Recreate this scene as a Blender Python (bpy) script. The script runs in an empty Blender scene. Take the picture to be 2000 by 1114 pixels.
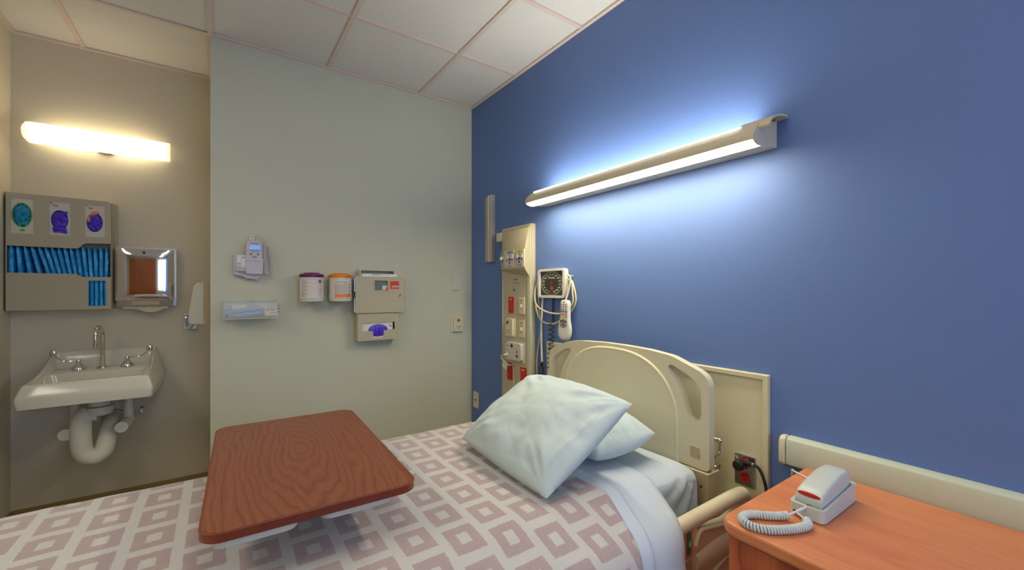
import bpy, bmesh, math, random
from mathutils import Vector, Matrix, noise
from mathutils.geometry import tessellate_polygon
random.seed(7)
PI = math.pi
SC = bpy.context.scene
COL = SC.collection

# ------------------------------------------------------------------ key numbers (metres)
ZC = 1.32                      # eye height
A = 1.614                      # blue wall plane  x = A
B = 2.857                      # green wall plane y = B
C2 = 3.443                     # alcove back wall y = C2
XR = -0.040                    # return wall of the alcove
XL = -0.933                    # alcove left wall
HC = 2.735                     # ceiling height
YB = -2.3                      # wall behind the camera
XW = -2.4                      # far left wall of the room

# ------------------------------------------------------------------ camera
cam_d = bpy.data.cameras.new('camera'); cam = bpy.data.objects.new('camera', cam_d); COL.objects.link(cam)
cam_d.sensor_width = 36; cam_d.lens = 818.0/2000*36
cam_d.shift_y = 11.0/2000
cam_d.clip_start = 0.02
cam.location = (0, 0, ZC)
cam.rotation_euler = (PI/2, 0, -math.atan2(572, 818))
SC.camera = cam

# ------------------------------------------------------------------ world, lights, exposure
W = bpy.data.worlds.new('world'); SC.world = W; W.use_nodes = True
wn = W.node_tree.nodes; wl = W.node_tree.links
wn['Background'].inputs[0].default_value = (0.55, 0.72, 1.0, 1); wn['Background'].inputs[1].default_value = 2.0
SC.view_settings.view_transform = 'Standard'; SC.view_settings.look = 'None'
SC.view_settings.gamma = 1; SC.view_settings.exposure = 0.0
SC.view_settings.use_curve_mapping = False

def area(name, loc, target, sx, sy, power, color):
    d = bpy.data.lights.new(name, 'AREA'); d.shape = 'RECTANGLE'; d.size = sx; d.size_y = sy
    d.energy = power; d.color = color
    o = bpy.data.objects.new(name, d); COL.objects.link(o); o.location = loc
    o.rotation_euler = (Vector(target)-Vector(loc)).to_track_quat('-Z', 'Y').to_euler()
    return o
area('window_daylight', (0.75, YB+0.03, 1.55), (0.75, 2.0, 1.2), 1.7, 1.3, 22, (0.33, 0.53, 1.0))
for i, (lx, ly) in enumerate([(0.265, 0.42), (-1.56, 0.42), (0.265, -1.4), (-1.56, 1.62)]):
    area('troffer_light', (lx, ly, HC-0.02), (lx, ly, 0), 0.55, 1.15, (2.5, 7, 3, 8)[i], (1.0, 0.93, 0.80))

# ------------------------------------------------------------------ materials
def srgb(r, g, b):
    f = lambda c: (c/255/12.92) if c/255 <= 0.04045 else ((c/255+0.055)/1.055)**2.4
    return (f(r), f(g), f(b), 1)
MATS = {}
def newmat(name):
    m = bpy.data.materials.new(name); m.use_nodes = True; MATS[name] = m
    return m, m.node_tree.nodes, m.node_tree.links, m.node_tree.nodes['Principled BSDF']
def mat(name, rgb, rough=0.5, metal=0.0, var=0.04, vscale=12, bump=0.0, bscale=60, alpha=1, trans=0.0, emis=None, estr=0, sheen=0, spec=None, coat=0):
    m, n, l, p = newmat(name)
    c = srgb(*rgb)
    p.inputs['Roughness'].default_value = rough; p.inputs['Metallic'].default_value = metal
    if spec is not None: p.inputs['Specular IOR Level'].default_value = spec
    if sheen: p.inputs['Sheen Weight'].default_value = sheen
    if coat: p.inputs['Coat Weight'].default_value = coat; p.inputs['Coat Roughness'].default_value = 0.15
    if trans: p.inputs['Transmission Weight'].default_value = trans; p.inputs['IOR'].default_value = 1.3
    if alpha < 1: p.inputs['Alpha'].default_value = alpha
    tc = n.new('ShaderNodeTexCoord')
    nz = n.new('ShaderNodeTexNoise'); nz.inputs['Scale'].default_value = vscale; nz.inputs['Detail'].default_value = 4
    l.new(tc.outputs['Object'], nz.inputs['Vector'])
    mx = n.new('ShaderNodeMix'); mx.data_type = 'RGBA'
    mx.inputs[6].default_value = tuple(x*(1-var) for x in c[:3])+(1,)
    mx.inputs[7].default_value = tuple(min(1, x*(1+var)) for x in c[:3])+(1,)
    l.new(nz.outputs['Fac'], mx.inputs[0]); l.new(mx.outputs[2], p.inputs['Base Color'])
    if bump:
        nb = n.new('ShaderNodeTexNoise'); nb.inputs['Scale'].default_value = bscale; nb.inputs['Detail'].default_value = 3
        l.new(tc.outputs['Object'], nb.inputs['Vector'])
        bp = n.new('ShaderNodeBump'); bp.inputs['Strength'].default_value = bump; bp.inputs['Distance'].default_value = 0.004
        l.new(nb.outputs['Fac'], bp.inputs['Height']); l.new(bp.outputs['Normal'], p.inputs['Normal'])
    if emis:
        p.inputs['Emission Color'].default_value = srgb(*emis); p.inputs['Emission Strength'].default_value = estr
    return m

mat('paint_green', (201, 202, 180), 0.75, bump=0.12, bscale=220, var=0.02, vscale=3)
mat('paint_alcove', (212, 203, 178), 0.75, bump=0.12, bscale=220, var=0.02, vscale=3)
mat('paint_blue', (96, 125, 185), 0.62, bump=0.10, bscale=150, var=0.03, vscale=2)
mat('ceiling_tile', (224, 222, 216), 0.95, bump=0.55, bscale=160, var=0.05, vscale=200)
mat('ceiling_grid', (222, 203, 192), 0.6)
mat('floor_vinyl', (150, 140, 120), 0.4, var=0.1, vscale=40)
mat('baseboard', (150, 130, 82), 0.6)
mat('beige_metal', (186, 178, 148), 0.5, bump=0.08, bscale=400)
mat('beige_plastic', (220, 212, 180), 0.42, var=0.02, vscale=6)
mat('beige_plastic_dark', (186, 170, 132), 0.45, var=0.02, vscale=6)
mat('headwall', (196, 184, 154), 0.5, var=0.02)
mat('headwall_edge', (196, 204, 182), 0.5, var=0.02)
mat('ivory', (216, 208, 176), 0.4)
mat('wall_board', (214, 208, 172), 0.55, var=0.03, vscale=8)
mat('white_plastic', (224, 222, 210), 0.35)
mat('offwhite', (206, 204, 190), 0.4)
mat('grey_plastic', (196, 190, 196), 0.45)
mat('porcelain', (222, 218, 196), 0.12, coat=0.6, var=0.01)
mat('pipe_cover', (224, 222, 202), 0.5, bump=0.1, bscale=30)
mat('chrome', (225, 222, 220), 0.07, metal=1.0, var=0.01)
mat('brushed', (190, 188, 184), 0.28, metal=1.0)
mat('aluminium', (196, 190, 180), 0.35, metal=0.6)
mat('steel_dark', (120, 118, 116), 0.35, metal=0.9)
mat('black', (22, 22, 24), 0.4)
mat('black_ink', (38, 38, 44), 0.6)
mat('gauge_face', (66, 62, 54), 0.35)
mat('gauge_ink', (206, 206, 200), 0.5)
mat('red_plastic', (196, 22, 24), 0.35)
mat('red_ink', (205, 50, 40), 0.5)
mat('orange_red', (230, 60, 25), 0.45)
mat('orange', (232, 134, 14), 0.35)
mat('orange_ink', (230, 140, 60), 0.5)
mat('maroon', (110, 20, 80), 0.35)
mat('magenta_ink', (140, 20, 120), 0.5)
mat('yellow_ink', (220, 205, 60), 0.5)
mat('blue_ink', (60, 110, 180), 0.5)
mat('navy_ink', (40, 60, 130), 0.5)
mat('green_ink', (110, 190, 40), 0.5)
mat('teal_ink', (110, 170, 180), 0.5)
mat('teal_plastic', (20, 130, 110), 0.4)
mat('paper', (216, 210, 200), 0.8)
mat('towel_paper', (210, 200, 168), 0.85)
mat('glove_teal', (10, 150, 190), 0.42, bump=0.25, bscale=40, var=0.15, vscale=30)
mat('glove_purple', (84, 52, 205), 0.38, bump=0.25, bscale=40, var=0.2, vscale=30)
mat('packet_blue', (44, 164, 238), 0.16, bump=0.9, bscale=45, var=0.35, vscale=25)
mat('probe_blue', (150, 166, 206), 0.45)
mat('acrylic', (215, 225, 210), 0.08, alpha=0.22)
mat('window_smoke', (118, 124, 118), 0.15)
mat('linen', (194, 206, 218), 0.85, bump=0.12, bscale=500, sheen=0.2, var=0.02)
mat('pillow_linen', (192, 208, 208), 0.85, bump=0.15, bscale=400, sheen=0.2, var=0.02)
mat('handset_grey', (196, 204, 196), 0.35, var=0.02)
mat('cord_white', (216, 214, 204), 0.4)
mat('cord_beige', (206, 198, 164), 0.45)
mat('phone_cord', (206, 216, 216), 0.4)
mat('fixture', (206, 196, 170), 0.45, var=0.02)
mat('dark_gap', (30, 28, 26), 0.8)
mat('screen_glow', (120, 160, 225), 0.3, emis=(110, 150, 235), estr=0.5)
mat('rubber', (40, 40, 42), 0.7)
mat('mirror_door', (140, 74, 30), 0.4)
mat('troffer_lens', (240, 235, 220), 0.6, emis=(255, 236, 208), estr=3.0)

def emit_mat(name, rgb, strength, base=(240, 240, 235)):
    m = mat(name, base, 0.4, emis=rgb, estr=strength)
    return m
emit_mat('lens_cool', (255, 240, 206), 44.0)
emit_mat('lens_up', (255, 250, 236), 15.0)
# bathroom lamp diffuser: tubes inside make the middle brighter than the capped ends
m, n, l, p = newmat('lens_warm')
p.inputs['Base Color'].default_value = srgb(225, 210, 165); p.inputs['Roughness'].default_value = 0.4
tc = n.new('ShaderNodeTexCoord'); sp = n.new('ShaderNodeSeparateXYZ'); l.new(tc.outputs['Object'], sp.inputs[0])
ab = n.new('ShaderNodeMath'); ab.operation = 'ABSOLUTE'; l.new(sp.outputs['X'], ab.inputs[0])
mr = n.new('ShaderNodeMapRange'); mr.inputs[1].default_value = 0.14; mr.inputs[2].default_value = 0.315; mr.inputs[3].default_value = 6.0; mr.inputs[4].default_value = 0.75
l.new(ab.outputs[0], mr.inputs[0]); l.new(mr.outputs[0], p.inputs['Emission Strength'])
p.inputs['Emission Color'].default_value = srgb(255, 236, 200)

def wood(name, dark, mid, light, rough, gscale, axis='Y', figure=False, coat=0.2, scl=None, amp=0.75):
    m, n, l, p = newmat(name)
    p.inputs['Roughness'].default_value = rough; p.inputs['Coat Weight'].default_value = coat; p.inputs['Coat Roughness'].default_value = 0.25
    tc = n.new('ShaderNodeTexCoord')
    mp = n.new('ShaderNodeMapping'); l.new(tc.outputs['Object'], mp.inputs[0])
    s = {'X': (0.35, 3.2, 3.2), 'Y': (3.2, 0.9, 3.2), 'Z': (3.2, 3.2, 0.35)}[axis]
    mp.inputs['Scale'].default_value = scl or s
    nz = n.new('ShaderNodeTexNoise'); nz.inputs['Scale'].default_value = 1.6; nz.inputs['Detail'].default_value = 3; nz.inputs['Roughness'].default_value = .45
    l.new(mp.outputs[0], nz.inputs['Vector'])
    # growth rings = contour lines of a smooth field
    if figure:
        ln = n.new('ShaderNodeVectorMath'); ln.operation = 'LENGTH'; l.new(mp.outputs[0], ln.inputs[0])
        ad = n.new('ShaderNodeMath'); ad.operation = 'MULTIPLY_ADD'; l.new(nz.outputs['Fac'], ad.inputs[0]); ad.inputs[1].default_value = amp*2.2
        l.new(ln.outputs['Value'], ad.inputs[2]); src = ad.outputs[0]
    else:
        src = nz.outputs['Fac']
    mu = n.new('ShaderNodeMath'); mu.operation = 'MULTIPLY'; l.new(src, mu.inputs[0]); mu.inputs[1].default_value = gscale
    fr = n.new('ShaderNodeMath'); fr.operation = 'FRACT'; l.new(mu.outputs[0], fr.inputs[0])
    cr = n.new('ShaderNodeValToRGB'); l.new(fr.outputs[0], cr.inputs[0])
    e = cr.color_ramp.elements
    e[0].position = 0.0; e[0].color = srgb(*mid); e[1].position = 1.0; e[1].color = srgb(*mid)
    a = e.new(0.55); a.color = srgb(*light)
    b = e.new(0.94); b.color = srgb(*dark)
    # fine pores
    mp2 = n.new('ShaderNodeMapping'); l.new(tc.outputs['Object'], mp2.inputs[0])
    k = {'X': (6, 260, 260), 'Y': (260, 6, 260), 'Z': (260, 260, 6)}[axis]; mp2.inputs['Scale'].default_value = k
    n2 = n.new('ShaderNodeTexNoise'); n2.inputs['Scale'].default_value = 1.0; n2.inputs['Detail'].default_value = 3; l.new(mp2.outputs[0], n2.inputs['Vector'])
    r2 = n.new('ShaderNodeMapRange'); r2.inputs[1].default_value = 0.35; r2.inputs[2].default_value = 0.65; r2.inputs[3].default_value = 0.90; r2.inputs[4].default_value = 1.05
    l.new(n2.outputs['Fac'], r2.inputs[0])
    mx = n.new('ShaderNodeVectorMath'); mx.operation = 'SCALE'; l.new(cr.outputs[0], mx.inputs[0]); l.new(r2.outputs[0], mx.inputs['Scale'])
    l.new(mx.outputs[0], p.inputs['Base Color'])
    return m
wood('table_wood', (112, 58, 35), (132, 72, 42), (138, 77, 46), 0.36, 6.5, 'Y', True, 0.1, (8.5, 2.1, 3.2), 0.30)
wood('table_edge', (112, 44, 22), (122, 50, 26), (128, 54, 28), 0.3, 4, 'Y', False, 0.1)
wood('dresser_top', (206, 122, 78), (213, 131, 84), (218, 137, 88), 0.42, 5, 'Y', False, 0.12)
wood('dresser_side', (150, 66, 34), (186, 92, 48), (196, 104, 58), 0.45, 13, 'Z', False, 0.1, (2.0, 2.6, 0.8))
wood('door_wood', (120, 56, 22), (160, 82, 34), (176, 94, 42), 0.4, 8, 'Z', False)

# woven bedspread: staggered hollow squares in its own weave, laid out along the cloth (UV in metres)
m, n, l, p = newmat('bedspread')
p.inputs['Roughness'].default_value = 0.95; p.inputs['Sheen Weight'].default_value = 0.3
uv = n.new('ShaderNodeUVMap'); sp = n.new('ShaderNodeSeparateXYZ'); l.new(uv.outputs[0], sp.inputs[0])
def M(op, a, b=None, c=None):
    k = n.new('ShaderNodeMath'); k.operation = op
    for i, v in enumerate((a, b, c)):
        if v is None: continue
        if isinstance(v, (int, float)): k.inputs[i].default_value = v
        else: l.new(v, k.inputs[i])
    return k.outputs[0]
wob = n.new('ShaderNodeTexNoise'); wob.inputs['Scale'].default_value = 260; l.new(uv.outputs[0], wob.inputs['Vector'])
wv = M('MULTIPLY', M('SUBTRACT', wob.outputs['Fac'], 0.5), 0.008)
uu = M('DIVIDE', M('ADD', sp.outputs['X'], wv), 0.1065)         # along the bed
col_i = M('FLOOR', uu); fu = M('FRACT', uu)
vv = M('ADD', M('DIVIDE', M('ADD', sp.outputs['Y'], wv), 0.124), M('MULTIPLY', col_i, 0.57)); fv = M('FRACT', vv)
du = M('ABSOLUTE', M('SUBTRACT', fu, 0.5)); dv = M('ABSOLUTE', M('SUBTRACT', fv, 0.5))
outer = M('MULTIPLY', M('LESS_THAN', du, 0.385), M('LESS_THAN', dv, 0.385))
inner = M('MULTIPLY', M('LESS_THAN', du, 0.14), M('LESS_THAN', dv, 0.16))
mask = M('SUBTRACT', outer, inner)
tw = n.new('ShaderNodeTexWave'); tw.inputs['Scale'].default_value = 95; tw.inputs['Distortion'].default_value = 0.3; tw.bands_direction = 'DIAGONAL'
l.new(uv.outputs[0], tw.inputs['Vector'])
fib = n.new('ShaderNodeTexNoise'); fib.inputs['Scale'].default_value = 420; fib.inputs['Detail'].default_value = 2; l.new(uv.outputs[0], fib.inputs['Vector'])
mr2 = n.new('ShaderNodeMapRange'); mr2.inputs[3].default_value = 0.80; mr2.inputs[4].default_value = 1.12; l.new(fib.outputs['Fac'], mr2.inputs[0])
cA = n.new('ShaderNodeMix'); cA.data_type = 'RGBA'; cA.inputs[6].default_value = srgb(170, 150, 150); cA.inputs[7].default_value = srgb(186, 168, 165)
l.new(tw.outputs['Fac'], cA.inputs[0])
cB = n.new('ShaderNodeMix'); cB.data_type = 'RGBA'; cB.inputs[6].default_value = srgb(200, 199, 194); l.new(mask, cB.inputs[0]); l.new(cA.outputs[2], cB.inputs[7])
sc = n.new('ShaderNodeVectorMath'); sc.operation = 'SCALE'; l.new(cB.outputs[2], sc.inputs[0]); l.new(mr2.outputs[0], sc.inputs['Scale'])
l.new(sc.outputs[0], p.inputs['Base Color'])
bp = n.new('ShaderNodeBump'); bp.inputs['Strength'].default_value = 0.35; bp.inputs['Distance'].default_value = 0.003
hh = M('ADD', fib.outputs['Fac'], M('MULTIPLY', M('MULTIPLY', tw.outputs['Fac'], mask), 0.9)); l.new(hh, bp.inputs['Height']); l.new(bp.outputs[0], p.inputs['Normal'])

# ------------------------------------------------------------------ frames and mesh builder
ID = Matrix.Identity(4)
def wallG(y0):   # facing a wall that looks towards -y: (u,v,w) -> (x=u, z=v, y=y0-w)
    return Matrix(((1, 0, 0, 0), (0, 0, -1, y0), (0, 1, 0, 0), (0, 0, 0, 1)))
def wallB(x0):   # facing the blue wall: u = -y, v = z, w = distance out of the wall
    return Matrix(((0, 0, -1, x0), (-1, 0, 0, 0), (0, 1, 0, 0), (0, 0, 0, 1)))
GREEN = wallG(B); ALC = wallG(C2); BLUE = wallB(A)

def catmull(P, n=8, closed=False):
    P = [Vector(p) for p in P]; out = []; m_ = len(P)
    rng = range(m_) if closed else range(m_-1)
    for i in rng:
        g = (lambda k: P[k % m_]) if closed else (lambda k: P[max(0, min(m_-1, k))])
        a, b, c, d = g(i-1), g(i), g(i+1), g(i+2)
        for j in range(n):
            t = j/n
            out.append(0.5*((2*b)+(c-a)*t+(2*a-5*b+4*c-d)*t*t+(3*b-a-3*c+d)*t*t*t))
    if not closed: out.append(P[-1])
    return out
def rrect(u0, u1, v0, v1, r, n=5):
    out = []
    for cx, cy, a0 in ((u1-r, v1-r, 0), (u0+r, v1-r, PI/2), (u0+r, v0+r, PI), (u1-r, v0+r, 1.5*PI)):
        for k in range(n+1):
            a = a0+PI/2*k/n; out.append((cx+r*math.cos(a), cy+r*math.sin(a)))
    return out
def roundpoly(P, r, n=4):
    out = []; m_ = len(P)
    for i in range(m_):
        a, b, c = Vector(P[i-1]), Vector(P[i]), Vector(P[(i+1) % m_])
        ri = r[i] if isinstance(r, (list, tuple)) else r
        da, dc = (a-b), (c-b)
        t = min(ri, da.length*.48, dc.length*.48)
        p0 = b+da.normalized()*t; p1 = b+dc.normalized()*t
        for k in range(n+1):
            s_ = k/n; q = p0*(1-s_)**2+b*2*s_*(1-s_)+p1*s_*s_; out.append((q.x, q.y))
    return out
def ell(cu, cv, ru, rv, n=28):
    return [(cu+ru*math.cos(2*PI*k/n), cv+rv*math.sin(2*PI*k/n)) for k in range(n)]

class MB:
    def __init__(self, frame=ID):
        self.v = []; self.f = []; self.mi = []; self.F = frame; self.cur = 0; self.uv = None; self.mats = []
    def use(self, name):
        if name not in self.mats: self.mats.append(name)
        self.cur = self.mats.index(name); return self
    def add(self, vs, fs, M_=None):
        o = len(self.v); T = self.F if M_ is None else self.F @ M_
        self.v += [T @ Vector(p) for p in vs]
        for f in fs: self.f.append([o+i for i in f]); self.mi.append(self.cur)
        return self
    def box(self, a0, a1, b0, b1, c0, c1, M_=None):
        vs = [(x, y, z) for x in (a0, a1) for y in (b0, b1) for z in (c0, c1)]
        return self.add(vs, [(0, 1, 3, 2), (4, 6, 7, 5), (0, 4, 5, 1), (2, 3, 7, 6), (0, 2, 6, 4), (1, 5, 7, 3)], M_)
    def prism(self, outer, w0, w1, holes=(), M_=None, w1f=None):
        loops = [list(outer)]+[list(h) for h in holes]
        flat = [p for L in loops for p in L]
        tris = tessellate_polygon([[Vector((p[0], p[1], 0)) for p in L] for L in loops])
        N = len(flat)
        top = (lambda p: w1) if w1f is None else w1f
        vs = [(p[0], p[1], w0) for p in flat]+[(p[0], p[1], top(p)) for p in flat]
        fs = [tuple(t) for t in tris]+[tuple(N+i for i in reversed(t)) for t in tris]
        o = 0
        for L in loops:
            k = len(L)
            for i in range(k):
                j = (i+1) % k; fs.append((o+i, o+j, N+o+j, N+o+i))
            o += k
        return self.add(vs, fs, M_)
    def rings(self, R, closed=True, cap0=True, cap1=True):
        n_ = len(R[0]); vs = [p for r in R for p in r]; fs = []
        for a in range(len(R)-1):
            for i in range(n_ if closed else n_-1):
                j = (i+1) % n_; fs.append((a*n_+i, a*n_+j, (a+1)*n_+j, (a+1)*n_+i))
        if cap0: fs.append(tuple(range(n_)))
        if cap1: fs.append(tuple(reversed([(len(R)-1)*n_+i for i in range(n_)])))
        return self.add(vs, fs)
    def cyl(self, p0, p1, r0, r1=None, n=20, cap=True):
        r1 = r0 if r1 is None else r1
        p0, p1 = Vector(p0), Vector(p1); d = (p1-p0).normalized()
        a = d.orthogonal().normalized(); b = d.cross(a)
        R = [[p+(a*math.cos(2*PI*k/n)+b*math.sin(2*PI*k/n))*r for k in range(n)] for p, r in ((p0, r0), (p1, r1))]
        return self.rings(R, True, cap, cap)
    def lathe(self, prof, c, ax=(0, 0, 1), n=28, cap=True):
        d = Vector(ax).normalized(); a = d.orthogonal().normalized(); b = d.cross(a); c = Vector(c)
        R = [[c+d*h+(a*math.cos(2*PI*k/n)+b*math.sin(2*PI*k/n))*r for k in range(n)] for r, h in prof]
        return self.rings(R, True, cap, cap)
    def tube(self, pts, r, n=8, closed=False, cap=True, flat=None):
        pts = [Vector(p) for p in pts]; R = []; prev = None; m_ = len(pts)
        for i, p in enumerate(pts):
            if closed: t = pts[(i+1) % m_]-pts[i-1]
            else: t = pts[min(i+1, m_-1)]-pts[max(i-1, 0)]
            if t.length < 1e-9: t = Vector((0, 0, 1))
            t.normalize()
            if prev is None: a = t.orthogonal().normalized()
            else:
                a = prev-t*prev.dot(t)
                a = a.normalized() if a.length > 1e-6 else t.orthogonal().normalized()
            prev = a; b = t.cross(a); rr = r(i/(m_-1)) if callable(r) else r
            R.append([p+(a*math.cos(2*PI*k/n)+b*math.sin(2*PI*k/n))*rr for k in range(n)])
        if closed: R.append(R[0])
        return self.rings(R, True, cap and not closed, cap and not closed)
    def spring(self, path, R, r, turns, n=5, per=10):
        path = [Vector(p) for p in path]
        L = [0]
        for a, b in zip(path, path[1:]): L.append(L[-1]+(b-a).length)
        tot = L[-1]; N = int(turns*per); pts = []; prev = None; k = 0
        for i in range(N+1):
            s_ = tot*i/N
            while k < len(L)-2 and L[k+1] < s_: k += 1
            f_ = (s_-L[k])/max(1e-9, L[k+1]-L[k]); c = path[k].lerp(path[k+1], f_)
            a0 = path[max(0, k-1)]; a1 = path[min(len(path)-1, k+2)]; t = (a1-a0).normalized()
            a = t.orthogonal().normalized() if prev is None else (prev-t*prev.dot(t)).normalized()
            prev = a; b = t.cross(a); th = 2*PI*i/per
            pts.append(c+(a*math.cos(th)+b*math.sin(th))*R)
        return self.tube(pts, r, n)
    def grid(self, nu, nv, fn, uvf=None):
        vs = [fn(i/nu, j/nv) for i in range(nu+1) for j in range(nv+1)]
        fs = [(i*(nv+1)+j, (i+1)*(nv+1)+j, (i+1)*(nv+1)+j+1, i*(nv+1)+j+1) for i in range(nu) for j in range(nv)]
        if uvf: self.uv = [uvf(i/nu, j/nv) for i in range(nu+1) for j in range(nv+1)]
        return self.add(vs, fs)
    def ellipsoid(self, c, rx, ry, rz, n=16, m_=10, fn=None):
        c = Vector(c); R = []
        for j in range(m_+1):
            ph = -PI/2+PI*j/m_; ring = []
            for i in range(n):
                th = 2*PI*i/n
                p = Vector((rx*math.cos(ph)*math.cos(th), ry*math.cos(ph)*math.sin(th), rz*math.sin(ph)))
                if fn: p = fn(p)
                ring.append(c+p)
            R.append(ring)
        return self.rings(R, True, True, True)
    def text(self, s, size, u, v, w, thick=0.0004, align='CENTER', M_=None, sx=1.0):
        cu = bpy.data.curves.new('lettering', 'FONT'); cu.body = s; cu.size = size; cu.align_x = align; cu.align_y = 'CENTER'
        cu.extrude = thick; cu.resolution_u = 2
        ob = bpy.data.objects.new('lettering', cu)
        me = bpy.data.meshes.new_from_object(ob)
        T = Matrix.Translation((u, v, w)) @ Matrix.Diagonal((sx, 1, 1, 1))
        if M_ is not None: T = M_ @ T
        self.add([tuple(x.co) for x in me.vertices], [tuple(f_.vertices) for f_ in me.polygons], T)
        bpy.data.objects.remove(ob); bpy.data.meshes.remove(me); bpy.data.curves.remove(cu)
        return self
    def build(self, name, matname=None, parent=None, bevel=0, seg=2, smooth=35, subsurf=0, label=None, origin=None, solid=0):
        if matname and not self.mats: self.mats = [matname]
        T = parent.matrix_world if parent is not None else Matrix.Translation(origin if origin is not None else (0, 0, 0))
        if parent is not None: T = WM[parent.name]
        inv = T.inverted()
        me = bpy.data.meshes.new(name)
        me.from_pydata([inv @ p for p in self.v], [], self.f)
        for q in self.mats: me.materials.append(MATS[q])
        for pl, k in zip(me.polygons, self.mi): pl.material_index = min(k, max(0, len(self.mats)-1))
        if self.uv:
            ul = me.uv_layers.new(name='UVMap')
            for lp in me.loops: ul.data[lp.index].uv = self.uv[lp.vertex_index]
        bm = bmesh.new(); bm.from_mesh(me)
        if not self.uv: bmesh.ops.remove_doubles(bm, verts=bm.verts, dist=1e-6)
        bmesh.ops.recalc_face_normals(bm, faces=bm.faces)
        if smooth:
            for f_ in bm.faces: f_.smooth = True
            lim = math.radians(smooth)
            for e_ in bm.edges:
                if len(e_.link_faces) == 2 and e_.calc_face_angle(0) > lim: e_.smooth = False
        bm.to_mesh(me); bm.free()
        o = bpy.data.objects.new(name, me); COL.objects.link(o)
        if parent is not None: o.parent = parent; WM[o.name] = T.copy()
        else:
            o.matrix_world = T; WM[o.name] = T.copy()
        if solid:
            s_ = o.modifiers.new('solid', 'SOLIDIFY'); s_.thickness = solid; s_.offset = -1
        if bevel:
            b_ = o.modifiers.new('bevel', 'BEVEL'); b_.width = bevel; b_.segments = seg; b_.limit_method = 'ANGLE'; b_.angle_limit = math.radians(38); b_.harden_normals = False
            for pl in me.polygons: pl.use_smooth = True
            for e_ in me.edges: e_.use_edge_sharp = False
            b_.harden_normals = True
        if subsurf:
            s_ = o.modifiers.new('sub', 'SUBSURF'); s_.levels = subsurf; s_.render_levels = subsurf
            for e_ in me.edges: e_.use_edge_sharp = False
        if label: o['label'] = label
        return o
WM = {}
def thing(name, label, cat, loc=(0, 0, 0), group=None):
    o = bpy.data.objects.new(name, None); COL.objects.link(o); o.empty_display_size = 0.05
    o.location = loc; o['label'] = label; o['category'] = cat
    if group: o['group'] = group
    WM[o.name] = Matrix.Translation(loc)
    return o
def tag(o, label, cat, group=None):
    o['label'] = label; o['category'] = cat
    if group: o['group'] = group
    return o
def struct(o): o['kind'] = 'structure'; return o

# ================================================================== THE ROOM
T_ = 0.12
struct(MB().box(XW-T_, A+T_, YB-T_, C2+T_, -0.1, 0).build('floor', 'floor_vinyl', smooth=0))
struct(MB().box(A, A+T_, YB-T_, B, 0, HC+0.05).build('wall_right', 'paint_blue', smooth=0))
struct(MB().box(XR, A+T_, B, C2+T_, 0, HC+0.05).build('wall_back', 'paint_green', smooth=0))
struct(MB().box(XL-T_, XR, C2, C2+T_, 0, HC+0.05).build('wall_alcove', 'paint_alcove', smooth=0))
struct(MB().box(XW-T_, XL, 2.35, C2+T_, 0, HC+0.05).build('wall_left', 'paint_alcove', smooth=0))
struct(MB().box(XW-T_, XW, YB, 2.35, 0, HC+0.05).build('wall_far_left', 'paint_green', smooth=0))
# wall behind the camera with a window opening
wb = MB(wallG(YB))
win = [(-0.15, 0.9), (1.45, 0.9), (1.45, 2.2), (-0.15, 2.2)]
wb.prism([(XW-T_, 0), (A, 0), (A, HC+0.05), (XW-T_, HC+0.05)], 0, T_, holes=[win])
struct(wb.build('wall_front', 'paint_green', smooth=0))
wf = MB(wallG(YB))
wf.prism([(-0.2, 0.85), (1.5, 0.85), (1.5, 2.25), (-0.2, 2.25)], -0.02, T_+0.005,
         holes=[[(-0.12, 0.93), (0.63, 0.93), (0.63, 2.17), (-0.12, 2.17)], [(0.67, 0.93), (1.42, 0.93), (1.42, 2.17), (0.67, 2.17)]])
struct(wf.build('window_1', 'white_plastic', bevel=0.004))
dw = MB(wallG(YB)); dw.box(-2.1, -1.305, 0, 2.3, -0.045, -0.002); dw.box(-1.295, -0.5, 0, 2.3, -0.045, -0.002)
dw.box(-2.18, -2.1, 0, 2.38, -0.06, -0.002); dw.box(-0.5, -0.42, 0, 2.38, -0.06, -0.002); dw.box(-2.1, -0.5, 2.3, 2.38, -0.06, -0.002)
struct(dw.build('door_1', 'door_wood', bevel=0.003))

# suspended ceiling: 610 mm tiles behind a T-bar grid
ct = MB(); ct.box(XW-T_, A, YB, C2+T_, HC+0.008, HC+0.06)
struct(ct.build('ceiling', 'ceiling_tile', smooth=0))
cg = MB(); gw = 0.0125; GS = 0.6105
xs = []; x = XR
while x > XW: x -= GS
x += GS
while x < A-0.02: xs.append(x); x += GS
ys = []; y = B
while y > YB: y -= GS
y += GS
while y < C2: ys.append(y); y += GS
for x in xs:
    y1 = C2 if x < XR+0.01 else B
    cg.box(x-gw, x+gw, YB, y1, HC, HC+0.0085)
for y in ys:
    x1 = A if y < B-0.01 else XR
    segs = [XW]+[q for q in xs if q < x1]+[x1]
    for a, b in zip(segs, segs[1:]): cg.box(a+gw, b-gw, y-gw, y+gw, HC+0.0004, HC+0.0085)
struct(cg.build('trim_1', 'ceiling_grid', bevel=0.0012, seg=1))
wa = MB(); L_ = 0.019
wa.box(XR, A, B-L_, B-0.0004, HC-0.004, HC+0.006); wa.box(A-L_, A-0.0004, YB, B-L_, HC-0.004, HC+0.006)
wa.box(XL, XR, C2-L_, C2-0.0004, HC-0.004, HC+0.006); wa.box(XL+0.0004, XL+L_, 2.35, C2-L_, HC-0.004, HC+0.006)
wa.box(XR-L_, XR-0.0004, B, C2-L_, HC-0.004, HC+0.006)
struct(wa.build('trim_2', 'ceiling_grid', smooth=0))
bb = MB(); bb.box(XL, XR-0.008, C2-0.008, C2, 0, 0.115); bb.box(XR-0.008, XR, B, C2, 0, 0.115)
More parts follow.
